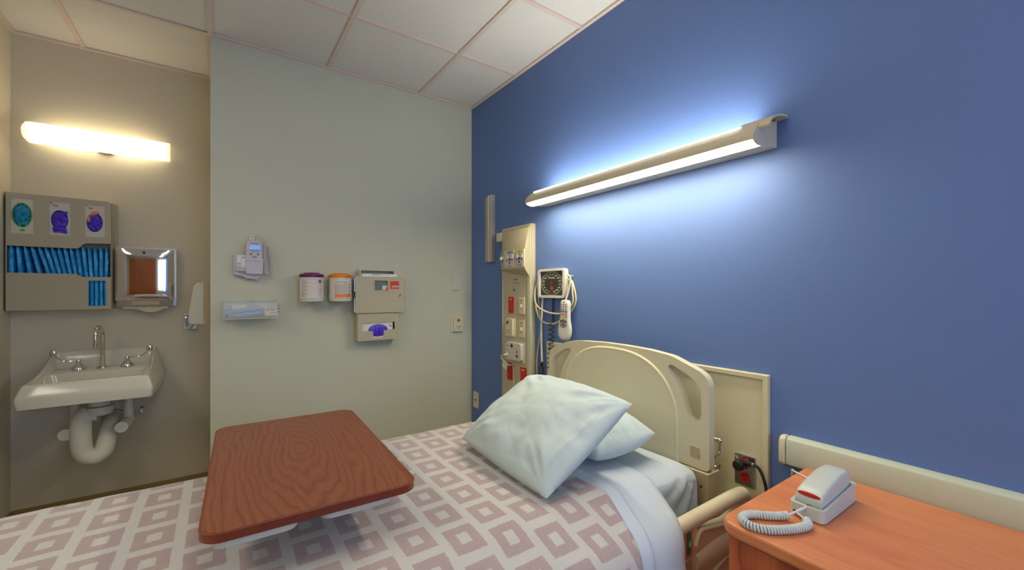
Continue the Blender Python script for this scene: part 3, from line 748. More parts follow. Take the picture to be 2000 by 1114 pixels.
for k, (pts, lb) in enumerate(((((.032, 1.196, .055), (.08, 1.203, .06), (.15, 1.213, .058), (.215, 1.222, .05)), 'pale blue shaft lying uppermost in the acrylic tray'), (((.030, 1.180, .078), (.09, 1.181, .075), (.16, 1.189, .072), (.24, 1.198, .064)), 'pale blue shaft lying lowest at the front of the acrylic tray'))):
    c = thing('instrument', lb, 'instrument', pts[0], 'pale blue instruments in the tray')
    mb = G(); mb.tube(catmull(pts, 8), lambda q: .010+.004*math.sin(PI*q), 14); mb.build('shaft', 'probe_blue', c)
    mb = G(); mb.ellipsoid((pts[-1][0]+(.0 if k == 0 else .012), pts[-1][1], pts[-1][2]), .024, .016, .012); mb.build('head', 'offwhite', c)
    if k == 1:
        mb = G(); mb.prism(ell(.036, 1.182, .007, .006, 16), .086, .091); mb.build('button', 'navy_ink', c)
o = G().box(.060, .130, 1.212, 1.236, .010, .034).build('folded_carton', 'beige_plastic', bevel=.001, origin=(.095, B-.02, 1.212)); tag(o, 'small tan carton behind the instruments in the tray', 'box')
o = G().box(.135, .170, 1.216, 1.262, .008, .020).build('clear_packet', 'acrylic', bevel=.001, origin=(.15, B-.02, 1.216)); tag(o, 'clear packet standing upright in the acrylic tray', 'packet')
t = thing('spring_clip', 'small wire clips sticking out of the right end of the tray', 'clip', (.28, B-.05, 1.19))
for k in range(3):
    mb = G(); z_ = 1.195+.018*k; mb.tube([(.272, z_-.01, .06), (.283, z_+.004, .075), (.291, z_, .08)], .0016, 6); mb.build('wire', 'steel_dark', t)

# ------------------------------------------------------------------ wipe canisters in wire rings
def canister(cx, lidm, lb, cat_lb, second):
    cw = 0.080; t = thing('wipe_canister', lb, 'canister', (cx, B-cw, 1.252), 'wipe canisters on the wall')
    r = 0.066
    mb = G(); mb.lathe([(0.001, 0), (r-.010, 0), (r-.003, .004), (r, .012), (r, .145), (r-.004, .150), (.001, .150)], (cx, 1.252, cw), (0, 1, 0), 40); mb.build('tub', 'white_plastic', t)
    mb = G(); mb.lathe([(0.001, .148), (r+.001, .148), (r+.002, .151), (r+.002, .165), (r-.003, .168), (r-.018, .170), (r-.024, .176), (.001, .177)], (cx, 1.252, cw), (0, 1, 0), 40); mb.build('lid', lidm, t)
    def wrap(mb2, u, v, s, size, col, w_=1):
        mb2.use(col)
    mb = G()
    def arcbox(a0, a1, v0, v1, col, rr=r+.0006):
        mb.use(col); N_ = max(2, int((a1-a0)/6)); vs = []; fs = []
        for i in range(N_+1):
            a = math.radians(a0+(a1-a0)*i/N_)
            for v in (v0, v1): vs.append((cx+rr*math.sin(a), v, cw+rr*math.cos(a)))
        for i in range(N_): fs.append((2*i, 2*i+2, 2*i+3, 2*i+1))
        mb.add(vs, fs)
    def arctext(s, ang, v, size, col):
        mb.use(col); a = math.radians(ang)
        n0 = len(mb.v); mb.text(s, size, 0, 0, 0, .0002)
        inv = GREEN.inverted()
        for i in range(n0, len(mb.v)):
            p_ = inv @ mb.v[i]; th = a+p_.x/r; mb.v[i] = GREEN @ Vector((cx+(r+.0009+p_.z)*math.sin(th), v+p_.y, cw+(r+.0009+p_.z)*math.cos(th)))
    if not second:
        arcbox(-62, 60, 1.270, 1.385, 'paper')
        arcbox(24, 42, 1.366, 1.384, 'magenta_ink', r+.001); arctext('Sani', 33, 1.375, .009, 'white_plastic'); arctext('AF3', 33, 1.361, .005, 'black_ink')
        for k in range(9): arcbox(-60, -30, 1.378-.0115*k, 1.380-.0115*k, 'black_ink', r+.001) if k % 2 else arcbox(-60, -36, 1.378-.0115*k, 1.3792-.0115*k, 'black_ink', r+.001)
        arctext('6 F', 36, 1.348, .010, 'black_ink')
        for k in range(4): arcbox(28, 46, 1.333-.008*k, 1.3345-.008*k, 'black_ink', r+.001)
        arctext('160', 36, 1.291, .006, 'black_ink'); arcbox(-60, -54, 1.286, 1.291, 'black_ink', r+.001)
    else:
        arcbox(-48, 62, 1.272, 1.378, 'paper')
        arcbox(-40, 55, 1.276, 1.300, 'orange_ink', r+.001)
        for k in range(10): arcbox(-36, 24, 1.354-.0055*k, 1.3562-.0055*k, 'teal_ink' if k % 3 else 'orange_ink', r+.001)
        for k in range(8): arcbox(-40, -36, 1.352-.007*k, 1.357-.007*k, 'orange_ink', r+.001)
        arctext('PDI SANI-CLOTH', -8, 1.372, .0085, 'navy_ink'); arctext('PLUS', 10, 1.363, .006, 'navy_ink')
        for k in range(7): arcbox(34, 42, 1.355-.010*k, 1.361-.010*k, 'black_ink' if k % 2 == 0 else 'orange_ink', r+.001)
    mb.build('printed_label', None, t, smooth=0)
    h = thing('wire_holder', cat_lb, 'wire holder', (cx, B, 1.27), 'wire rings holding the canisters')
    for v in (1.392, 1.276):
        mb = G(); ring = [(cx+(r+.003)*math.sin(a), v, cw+(r+.003)*math.cos(a)) for a in [2*PI*k/40 for k in range(40)]]
        mb.tube(ring, .0022, 6, closed=True); mb.build('ring', 'white_plastic', h)
    for du in (-.03, .03):
        mb = G(); mb.tube([(cx+du, 1.392, .018), (cx+du, 1.392, .003), (cx+du, 1.276, .003), (cx+du, 1.276, .018)], .0022, 6); mb.build('bracket_wire', 'white_plastic', h)
canister(0.460, 'maroon', 'white wipe canister with a maroon lid', 'white wire rings around the maroon-lidded canister', False)
canister(0.624, 'orange', 'white wipe canister with an orange lid', 'white wire rings around the orange-lidded canister', True)

# ------------------------------------------------------------------ sharps cabinet
t = thing('sharps_cabinet', 'beige locking sharps cabinet with a small window and a red label', 'cabinet', (.87, B, 1.17))
mb = G(); mb.box(.716, 1.045, 1.172, 1.408, .0005, .085); mb.build('case', 'beige_metal', t, bevel=.003)
mb = G(); win_ = rrect(.832, .920, 1.322, 1.386, .006)
mb.prism(roundpoly([(.712, 1.174), (1.030, 1.174), (1.030, 1.412), (.712, 1.412)], .008), .085, .100, holes=[win_]); mb.build('door', 'beige_metal', t, bevel=.003)
d = t.children[-1]
mb = G(); mb.prism(rrect(.824, .928, 1.314, 1.394, .009), .100, .103, holes=[win_]); mb.build('window_frame', 'beige_metal', d, bevel=.001)
mb = G(); mb.prism(win_, .086, .090); mb.use('window_smoke'); mb.mats = ['window_smoke']; mb.use('paper'); mb.box(.886, .917, 1.324, 1.354, .090, .0905); mb.use('red_ink'); mb.prism([(.905, 1.324), (.917, 1.324), (.917, 1.338)], .0905, .091); mb.build('window_pane', None, d)
mb = G(); mb.lathe([(.001, 0), (.009, 0), (.009, .004), (.0065, .006), (.001, .006)], (1.000, 1.288, .100), (0, 0, 1), 20); mb.use('chrome'); mb.mats = ['chrome', 'black']; mb.use('black'); mb.box(.999, 1.001, 1.285, 1.291, .106, .1064); mb.build('lock', None, d)
mb = G(); mb.use('orange_red'); mb.box(.934, .997, 1.331, 1.383, .1, .1008)
mb.use('black_ink'); mb.text('CAUTION', .010, .966, 1.377, .1009); mb.box(.938, .985, 1.363, 1.364, .1008, .1011); mb.box(.938, .990, 1.369, 1.370, .1008, .1011)
mb.use('maroon'); mb.box(.938, .975, 1.357, 1.3585, .1008, .1011)
mb.use('offwhite'); mb.box(.950, .995, 1.342, 1.353, .1008, .1012); mb.use('teal_ink'); mb.box(.953, .993, 1.345, 1.350, .1012, .1014)
mb.build('red_label', None, d, smooth=0)
mb = G(); mb.prism(rrect(.734, .790, 1.190, 1.206, .002), .1, .1012); mb.build('nameplate', 'beige_metal', d, bevel=.0005)
for k0 in (0, 7):
    mb = G()
    mb.cyl((.709, 1.185+.0185*k0, .090), (.709, 1.185+.0185*(k0+4.6), .090), .0032, n=10)
    for k in range(k0, k0+5): mb.cyl((.709, 1.185+.0185*k, .090), (.709, 1.197+.0185*k, .090), .0048, n=10)
    mb.build('hinge', 'brushed', t)
mb = G(); a0, a1 = .742, .972
mb.box(a0, a1, 1.409, 1.412, .02, .098); mb.box(a0, a1, 1.450, 1.453, .02, .085); mb.box(a0, a0+.006, 1.412, 1.450, .02, .09); mb.box(a1-.006, a1, 1.412, 1.450, .02, .09); mb.box(a0+.006, a1-.006, 1.412, 1.450, .02, .022)
mb.build('drop_tray', 'offwhite', t, bevel=.001)
tr = t.children[-1]
mb = G(); mb.rings([[(.752, 1.412, .098), (.982, 1.412, .104), (.978, 1.430, .100), (.752, 1.430, .094)], [(.752, 1.412, .094), (.982, 1.412, .100), (.978, 1.430, .096), (.752, 1.430, .090)]]); mb.use('white_plastic'); mb.mats = ['white_plastic', 'black_ink']
mb.use('black_ink'); mb.text('SHARPS CONTAINER', .008, .868, 1.424, .0985); mb.box(.822, .825, 1.419, 1.427, .098, .0992); mb.box(.914, .917, 1.419, 1.427, .1, .1005); mb.build('flap', None, t, smooth=0)
mb = G()
for k in range(22): mb.box(.756+.0098*k, .760+.0098*k, 1.431, 1.444, .04, .046)
mb.build('rotor_grille', 'offwhite', t)

t = thing('glove_dispenser', 'beige metal glove box holder fixed below the sharps cabinet', 'dispenser', (.86, B, .99))
FW = .092
mb = G()
cut = [(.762, 1.052), (.830, 1.052), (.832, 1.012), (.838, 1.006), (.892, 1.006), (.898, 1.012), (.900, 1.052), (.955, 1.052), (.970, 1.054), (.972, 1.106), (.762, 1.106)]
cut = [(.756, 1.056), (.824, 1.056), (.826, 1.016), (.832, 1.010), (.888, 1.010), (.894, 1.016), (.896, 1.056), (.966, 1.062), (.970, 1.068), (.968, 1.108), (.962, 1.112), (.758, 1.108)]
mb.prism([(.727, .994), (.998, .994), (.998, 1.170), (.727, 1.170)], FW-.003, FW, holes=[cut]); mb.build('front_panel', 'beige_metal', t, smooth=30)
mb = G(); mb.box(.727, .729, .994, 1.170, .001, FW-.003); mb.build('side_panel', 'beige_metal', t)
mb = G(); mb.box(.996, .998, .994, 1.170, .001, FW-.003); mb.build('side_panel', 'beige_metal', t)
mb = G(); mb.box(.729, .996, .994, .996, .001, FW-.003); mb.build('bottom_panel', 'beige_metal', t)
c = thing('glove_box', 'white box of purple gloves lying in the holder below the sharps cabinet', 'glove box', (.86, B-.05, .996))
ov = [(.790+.0, 1.052)]+[(.863+.070*math.cos(a), 1.052+.050*math.sin(a)) for a in [PI-PI*k/18 for k in range(19)]]+[(.93, 1.05), (.895, 1.03), (.83, 1.03)]
mb = G(); mb.box(.733, .958, .997, 1.122, .004, .084); mb.build('carton', 'white_plastic', c)
mb = G(); mb.use('navy_ink'); mb.prism(ell(.944, 1.084, .0085, .0085, 18), .084, .0846, holes=[ell(.944, 1.084, .0065, .0065, 18)]); mb.text('(L)', .007, .944, 1.084, .0846); mb.build('printing', None, c, smooth=0)
mb = G()
def gfn(p):
    q = p*45; d = noise.noise(q)*.3; return Vector((p.x*(1+d*.15), p.y, p.z*(1+d)))
mb.ellipsoid((.860, 1.058, .082), .066, .042, .009, 36, 18, gfn)
mb.tube(catmull([(.845, 1.085, .086), (.846, 1.06, .091), (.845, 1.036, .088)], 6), .009, 10); mb.tube(catmull([(.874, 1.085, .086), (.872, 1.06, .091), (.873, 1.038, .088)], 6), .009, 10)
o = mb.build('glove_bunch', 'glove_purple', smooth=60, origin=(.86, B-.09, 1.03)); tag(o, 'violet gloves drooping out of the box below the sharps cabinet', 'gloves')

# ------------------------------------------------------------------ plates on the green wall
def screw(mb, u, v, w, r=.003): mb.lathe([(.001, 0), (r, 0), (r*.6, .0012), (.001, .0012)], (u, v, w), (0, 0, 1), 12)
t = thing('blank_wall_plate', 'blank white wall plate on the green wall near the blue corner', 'wall plate', (1.482, B, 1.385))
mb = G(); mb.prism(rrect(1.446, 1.520, 1.324, 1.446, .004), .0005, .007); mb.build('plate', 'offwhite', t, bevel=.002)
mb = G(); screw(mb, 1.483, 1.345, .007); mb.build('screw', 'offwhite', t)
mb = G(); screw(mb, 1.483, 1.425, .007); mb.build('screw', 'offwhite', t)
t = thing('bed_connector_plate', 'ivory connector box on the green wall below the blank plate', 'wall plate', (1.482, B, 1.065))
mb = G(); mb.prism(rrect(1.434, 1.520, 1.005, 1.124, .004), .0005, .008); mb.build('plate', 'ivory', t, bevel=.002)
mb = G(); mb.prism(rrect(1.446, 1.524, 1.012, 1.118, .006), .008, .024); mb.build('cover', 'ivory', t, bevel=.004)
mb = G(); mb.use('black'); mb.prism(ell(1.487, 1.094, .012, .010, 18), .024, .0262); mb.use('offwhite'); mb.prism(ell(1.487, 1.094, .005, .005, 12), .0262, .0268)
mb.use('black'); mb.cyl((1.478, 1.048, .024), (1.478, 1.048, .0262), .004, n=12); mb.cyl((1.498, 1.048, .024), (1.498, 1.048, .0262), .004, n=12)
mb.use('black_ink'); mb.text('CALL', .007, 1.487, 1.110, .0243); mb.text('RESET', .006, 1.487, 1.034, .0243); mb.build('jack', None, t)

# ================================================================== BLUE WALL
K = lambda: MB(BLUE)
# vertical metal channel
t = thing('equipment_rail', 'vertical aluminium equipment rail on the blue wall above the headwall', 'rail', (A, 2.575, 1.53))
mb = K(); mb.box(-2.632, -2.572, 1.530, 2.000, .0005, .014); mb.build('back_strip', 'aluminium', t, bevel=.001)
mb = K(); mb.prism([(-2.574, .0005), (-2.574, .030), (-2.560, .036), (-2.555, .030), (-2.540, .030), (-2.535, .036), (-2.520, .030), (-2.516, .0005)], 1.525, 2.003, M_=Matrix(((1, 0, 0, 0), (0, 0, 1, 0), (0, 1, 0, 0), (0, 0, 0, 1)))); mb.build('channel', 'aluminium', t, bevel=.001)
mb = K(); mb.box(-2.598, -2.592, 1.925, 1.985, .014, .0155); mb.build('slot', 'black', t)
mb = K(); screw(mb, -2.595, 1.545, .014, .004); mb.build('screw', 'brushed', t)

# headwall unit
HW = .036
HWF = BLUE @ Matrix.Translation((-.018, 0, 0))
K = lambda: MB(HWF)
t = thing('headwall_unit', 'tall beige medical headwall column with outlets on the blue wall', 'headwall', (A, 2.2, 0.3))
mb = K(); mb.box(-2.354, -2.032, .30, 1.738, .0005, HW); mb.build('column', 'headwall', t, bevel=.004)
mb = K(); mb.box(-2.350, -2.344, .31, 1.728, HW, HW+.004); mb.box(-2.066, -2.036, .31, 1.728, HW, HW+.005); mb.box(-2.344, -2.066, 1.722, 1.730, HW, HW+.004); mb.build('edge_trim', 'headwall_edge', t, bevel=.001)
mb = K(); mb.box(-2.086, -2.083, .31, 1.70, HW, HW+.0006); mb.box(-2.338, -2.080, 1.403, 1.4045, HW, HW+.0006); mb.build('seam', 'beige_plastic_dark', t)
# faceted bump-out carrying the receptacles: a wide front facet and a facet turned to the left
K = lambda: MB(BLUE)
DF = .082
mb = K()
mb.add([(-2.366, 1.722, HW), (-2.062, 1.718, HW), (-2.062, 1.402, HW), (-2.366, 1.452, HW),          # 0-3 foot
        (-2.262, 1.596, DF), (-2.052, 1.592, DF), (-2.052, 1.452, DF), (-2.262, 1.458, DF),          # 4-7 front facet
        (-2.352, 1.600, .052), (-2.352, 1.460, .052),                                                 # 8-9 left facet
        (-2.075, 1.712, .048), (-2.300, 1.450, .060)],
       [(0, 10, 4), (0, 4, 8), (10, 5, 4), (10, 0, 1), (1, 5, 10), (1, 2, 6, 5), (4, 5, 6, 7), (8, 4, 7, 9), (0, 8, 9, 3), (3, 9, 7), (3, 7, 6, 2), (0, 3, 2, 1)])
mb.build('faceted_cover', 'headwall', t, bevel=.002, smooth=20)
ang = math.atan2(.030, .090)
LF = BLUE @ Matrix.Translation((-2.310, 0, .0665)) @ Matrix.Rotation(-ang, 4, 'Y')
for k, (c_, hm, lb, FR, w0_, wd) in enumerate(((0, 'ivory', 'outlet on the turned left facet', LF, .0, .040), (-2.208, 'teal_ink', 'outlet with a teal heading', BLUE, DF, .048), (-2.103, 'yellow_ink', 'outlet with a yellow heading', BLUE, DF, .048))):
    K = lambda: MB(FR)
    mb = K(); mb.prism(rrect(c_-wd, c_+wd, 1.466, 1.576, .003), w0_-.004, w0_+.006); mb.build('gas_outlet', 'ivory', t, bevel=.0015, label=lb)
    g = t.children[-1]; w1_ = w0_+.006; e = wd/.036
    mb = K(); mb.use('grey_plastic'); mb.box(c_-.030*e, c_+.030*e, 1.472, 1.558, w1_, w1_+.001); mb.use(hm); mb.box(c_-.028*e, c_+.028*e, 1.560, 1.571, w1_, w1_+.001)
    mb.use('black_ink'); mb.text(('OXYGEN', 'VACUUM', 'AIR')[k], .009, c_, 1.5655, w1_+.0012); mb.text('Chemetron', .009, c_, 1.478, w1_+.0012)
    mb.use('black'); mb.cyl((c_, 1.520, w1_), (c_, 1.520, w1_+.004), .007, n=14); mb.box(c_-.005, c_+.005, 1.492, 1.506, w1_+.001, w1_+.0025); mb.cyl((c_, 1.548, w1_), (c_, 1.548, w1_+.003), .003, n=10)
    mb.use('offwhite'); mb.box(c_-.026*e, c_-.012*e, 1.525, 1.547, w1_, w1_+.005); mb.box(c_+.012*e, c_+.026*e, 1.525, 1.547, w1_, w1_+.005)
    mb.use('black_ink'); mb.box(c_-.026*e, c_-.012*e, 1.513, 1.518, w1_+.001, w1_+.002); mb.box(c_+.012*e, c_+.026*e, 1.513, 1.518, w1_+.001, w1_+.002)
    mb.build('outlet_face', None, g, smooth=30)
mb = MB(LF); mb.cyl((.005, 1.530, .005), (.005, 1.530, .026), .012, n=16); mb.build('adapter_knob', 'offwhite', t)
K = lambda: MB(HWF)
mb = K(); mb.box(-2.415, -2.352, 1.655, 1.715, .010, .045); mb.build('side_bracket', 'ivory', t, bevel=.002)
mb = K(); mb.lathe([(.001, 0), (.010, 0), (.012, .006), (.008, .014), (.001, .014)], (-2.415, 1.688, .03), (-1, 0, 0), 14); mb.build('bracket_knob', 'black', t)
mb = K(); w_ = HW+.0006
mb.use('navy_ink'); mb.text('Profiles', .016, -2.200, 1.398-.006, w_, sx=.9); mb.use('teal_ink'); mb.text('Hill-Rom', .013, -2.178, 1.368, w_); mb.box(-2.215, -2.150, 1.354, 1.3555, w_-.0002, w_+.0004)
mb.text('Service', .011, -2.176, 1.378-.0, w_) if False else None
mb.use('navy_ink'); mb.prism([(-2.222, 1.322), (-2.214, 1.310), (-2.206, 1.322), (-2.214, 1.336)], w_, w_+.0006); mb.prism([(-2.222, 1.372), (-2.218, 1.364), (-2.214, 1.372), (-2.218, 1.380)], w_, w_+.0006)
mb.use('teal_ink'); mb.prism([(-2.196, 1.314), (-2.186, 1.314), (-2.186, 1.328), (-2.196, 1.328)], w_, w_+.0006); mb.box(-2.215, -2.160, 1.300, 1.3012, w_, w_+.0004)
mb.build('lettering', None, t, smooth=0)
def redplate(u0_, u1_, v0_, v1_, lb):
    mb = K(); mb.prism(rrect(u0_, u1_, v0_, v1_, .003), HW, HW+.006); mb.build('emergency_outlet', 'red_plastic', t, bevel=.0015, label=lb)
    g = t.children[-1]; cu = (u0_+u1_)/2; cv = (v0_+v1_)/2
    mb = K(); mb.use('red_ink'); mb.prism(rrect(cu-.013, cu+.013, cv-.035, cv+.022, .004), HW+.006, HW+.009)
    mb.use('paper'); mb.box(cu-.013, cu+.013, v1_-.020, v1_-.013, HW+.006, HW+.0066)
    mb.use('maroon')
    for q in (-.022, .008): mb.box(cu-.006, cu-.004, cv+q-.005, cv+q+.005, HW+.009, HW+.0094); mb.box(cu+.004, cu+.006, cv+q-.005, cv+q+.005, HW+.009, HW+.0094)
    mb.build('receptacle', None, g, smooth=30)
redplate(-2.272, -2.219, 1.173, 1.279, 'red outlet, upper')
redplate(-2.288, -2.232, .731, .843, 'red outlet, lower left')
redplate(-2.137, -2.082, .731, .834, 'red outlet, lower right')
for v0_, v1_ in ((1.171, 1.278), (1.023, 1.132)):
    mb = K(); mb.prism(rrect(-2.154, -2.097, v0_, v1_, .003), HW, HW+.006); mb.build('switch_plate', 'ivory', t, bevel=.0015); g = t.children[-1]
    mb = K(); cv = (v0_+v1_)/2; mb.use('ivory'); mb.box(-2.131, -2.121, cv-.012, cv+.010, HW+.006, HW+.016); mb.use('black'); mb.cyl((-2.126, cv-.018, HW+.006), (-2.126, cv-.018, HW+.0075), .003, n=10); mb.cyl((-2.126, cv+.016, HW+.006), (-2.126, cv+.016, HW+.0075), .003, n=10)
    mb.use('black_ink'); mb.text('BED LIGHT', .0065, -2.126, v1_-.020, HW+.0063); mb.build('toggle', None, g, smooth=30)
mb = K(); mb.prism(rrect(-2.290, -2.197, 1.017, 1.140, .004), HW, HW+.006); mb.build('code_station', 'ivory', t, bevel=.002); g = t.children[-1]
mb = K(); mb.prism(rrect(-2.286, -2.208, 1.023, 1.134, .008), HW+.006, HW+.020); mb.build('cover', 'ivory', g, bevel=.004)
mb = K(); mb.use('black'); mb.prism(ell(-2.262, 1.110, .010, .010, 16), HW+.020, HW+.022); mb.cyl((-2.268, 1.060, HW+.020), (-2.268, 1.060, HW+.022), .003, n=10); mb.cyl((-2.246, 1.060, HW+.020), (-2.246, 1.060, HW+.022), .003, n=10); mb.use('black_ink'); mb.text('CALL', .007, -2.25, 1.125, HW+.0203); mb.text('RESET', .006, -2.25, 1.045, HW+.0203); mb.build('jack', None, g, smooth=30)
mb = K(); mb.prism(rrect(-2.284, -2.098, .862, .988, .004), HW, HW+.006); mb.build('nurse_call_station', 'offwhite', t, bevel=.002); g = t.children[-1]
mb = K(); mb.prism(rrect(-2.278, -2.108, .872, .982, .014), HW+.006, HW+.026); mb.build('cover', 'offwhite', g, bevel=.005, seg=3)
mb = K(); w_ = HW+.026
mb.use('black'); mb.prism(ell(-2.205, .962, .012, .010, 18), w_, w_+.002); mb.use('red_ink'); mb.prism(ell(-2.146, .930, .009, .010, 18), w_, w_+.002, holes=[ell(-2.146, .930, .005, .006, 18)]); mb.use('navy_ink'); mb.prism(ell(-2.146, .902, .009, .009, 18), w_, w_+.002)
mb.use('black_ink'); mb.text('CODE', .008, -2.255, .960, w_+.0002); mb.text('CALL', .007, -2.205, .976, w_+.0002); mb.box(-2.150, -2.142, .950, .952, w_, w_+.0006); mb.cyl((-2.255, .935, w_), (-2.255, .935, w_+.002), .003, n=8); mb.build('buttons', None, g, smooth=30)

t = thing('call_plug', 'beige plug with a short looping cord at the nurse call station', 'plug', (A-.08, 2.25, .905))
mb = K(); mb.cyl((-2.255, .902, HW+.024), (-2.260, .898, HW+.050), .010, .007, n=14); mb.build('plug', 'cord_beige', t)
mb = K(); mb.tube(catmull([(-2.260, .898, HW+.048), (-2.276, .894, HW+.058), (-2.286, .878, HW+.055), (-2.275, .856, HW+.040), (-2.256, .840, HW+.03), (-2.232, .832, HW+.02), (-2.214, .838, HW+.012), (-2.205, .80, HW+.012), (-2.200, .70, HW+.012), (-2.198, .5, HW+.012)], 8), .0032, 8); mb.build('cord', 'cord_beige', t)
t = tag(K().add([(-2.290, .846, HW+.040), (-2.232, .832, HW+.040), (-2.240, .804, HW+.041), (-2.294, .816, HW+.041), (-2.290, .846, HW+.0415), (-2.232, .832, HW+.0415), (-2.240, .804, HW+.0425), (-2.294, .816, HW+.0425)], [(0, 1, 2, 3), (4, 5, 6, 7), (0, 1, 5, 4), (1, 2, 6, 5), (2, 3, 7, 6), (3, 0, 4, 7)]).build('cord_tag', 'paper', smooth=0, origin=(A-.09, 2.26, .82)), 'white paper tag hanging on the call cord over a red outlet', 'tag')

K = lambda: MB(BLUE)
# data jack plate low by the corner
t = thing('cable_jack_plate', 'small ivory jack plate low on the blue wall by the corner', 'wall plate', (A, 2.785, .484))
mb = K(); mb.prism(rrect(-2.822, -2.746, .424, .544, .004), .0005, .006); mb.build('plate', 'ivory', t, bevel=.002)
mb = K(); mb.cyl((-2.784, .484, .006), (-2.784, .484, .011), .006, n=14); mb.build('jack', 'black', t)

# blood pressure gauge
t = thing('blood_pressure_gauge', 'square white-framed blood pressure dial on the blue wall', 'gauge', (A, 1.845, 1.28))
g0, g1, h0, h1, gw0 = -1.967, -1.724, 1.279, 1.447, .054
h0, h1 = 1.262, 1.462
cu, cv = (g0+g1)/2, (1.28+1.445)/2; hs = .1215; vs_ = .0835
K = lambda: MB(BLUE @ Matrix.Translation((-.024, 0, -.021)) )
mb = K(); fr = rrect(cu-hs, cu+hs, cv-vs_*1.02, cv+vs_*1.02, .022); hole = rrect(cu-hs+.020, cu+hs-.020, cv-vs_+.013, cv+vs_-.013, .008)
mb.prism(fr, .030, gw0, holes=[hole]); mb.build('frame', 'white_plastic', t, bevel=.006, seg=3)
mb = K(); mb.prism(fr, .024, .0302); mb.build('body', 'offwhite', t, bevel=.003)
mb = K(); mb.box(cu-.05, cu+.05, cv-.04, cv+.04, .0215, .024); mb.build('wall_mount', 'steel_dark', t)
mb = K(); mb.prism(hole, .030, .046); mb.build('dial', 'gauge_face', t); g = t.children[-1]
mb = K(); mb.use('gauge_ink'); rU, rV = hs*.78, vs_*.80
for k in range(61):
    a = math.radians(250-k*320/60); c_, s_ = math.cos(a), math.sin(a)
    l0 = .90 if k % 2 else .84
    p0 = (cu+rU*l0*c_, cv+rV*l0*s_); p1 = (cu+rU*c_, cv+rV*s_); nx, ny = -s_*.0006, c_*.0006
    mb.add([(p0[0]-nx, p0[1]-ny, .0463), (p0[0]+nx, p0[1]+ny, .0463), (p1[0]+nx, p1[1]+ny, .0463), (p1[0]-nx, p1[1]-ny, .0463)], [(0, 1, 2, 3)])
mb.prism([(cu+rU*1.02*math.cos(2*PI*k/48), cv+rV*1.02*math.sin(2*PI*k/48)) for k in range(48)], .046, .0464, holes=[[(cu+rU*.995*math.cos(2*PI*k/48), cv+rV*.995*math.sin(2*PI*k/48)) for k in range(48)]])
for k in range(16):
    a = math.radians(252-k*324/15); mb.text(str(k*20) if k else '0', .0135, cu+rU*.76*math.cos(a), cv+rV*.76*math.sin(a), .0464)
mb.text('WelchAllyn', .013, cu, cv+.032, .0464); mb.text('Tycos', .009, cu, cv-.022, .0464); mb.text('mmHg', .008, cu, cv-.032, .0464); mb.build('dial_markings', None, g, smooth=0)
mb = K(); mb.prism([(cu-.0030, cv+.008), (cu+.0030, cv+.008), (cu+.0022, cv-.058), (cu-.0022, cv-.058)], .0475, .0485); mb.cyl((cu, cv, .046), (cu, cv, .0495), .006, n=16); mb.build('needle', 'red_plastic', t)
K = lambda: MB(BLUE)
t = thing('coiled_hose', 'black coiled hose hanging down from the pressure dial', 'hose', (A-.03, cu*-1, 1.0))
mb = K(); mb.tube(catmull([(cu-.026, cv-vs_+.002, .010), (cu-.028, 1.20, .012), (cu-.030, 1.142, .007)], 6), .0042, 8); mb.build('straight_hose', 'rubber', t)
mb = K(); mb.spring(catmull([(cu-.030, 1.140, .022), (cu-.032, 1.05, .022), (cu-.038, .96, .022), (cu-.044, .86, .022)], 12), .0155, .0026, 10, 6, 16); mb.build('coil', 'rubber', t)
t = thing('coiled_hose', 'black coiled hose hanging beside the headwall, hooked to white tubing', 'hose', (A-.03, 1.962, .7))
mb = K(); mb.spring(catmull([(-1.962, .868, .030), (-1.968, .80, .030), (-1.978, .70, .030), (-1.975, .62, .030)], 12), .0165, .0030, 15, 6, 16); mb.build('coil', 'rubber', t)
mb = K(); mb.tube(catmull([(-1.950, .894, .030), (-1.952, .880, .032), (-1.962, .868, .030)], 5), .0075, 8); mb.build('fitting', 'rubber', t)

# gauge side bracket and cords
t = thing('cord_hook', 'slim white wire hook at the right side of the pressure dial', 'hook', (A, 1.715, 1.40))
mb = K(); mb.tube(catmull([(-1.712, 1.402, .001), (-1.712, 1.404, .05), (-1.706, 1.404, .058), (-1.702, 1.396, .06)], 6), .002, 6); mb.tube([(-1.712, 1.402, .04), (-1.716, 1.30, .04)], .002, 6); mb.build('wire', 'white_plastic', t)

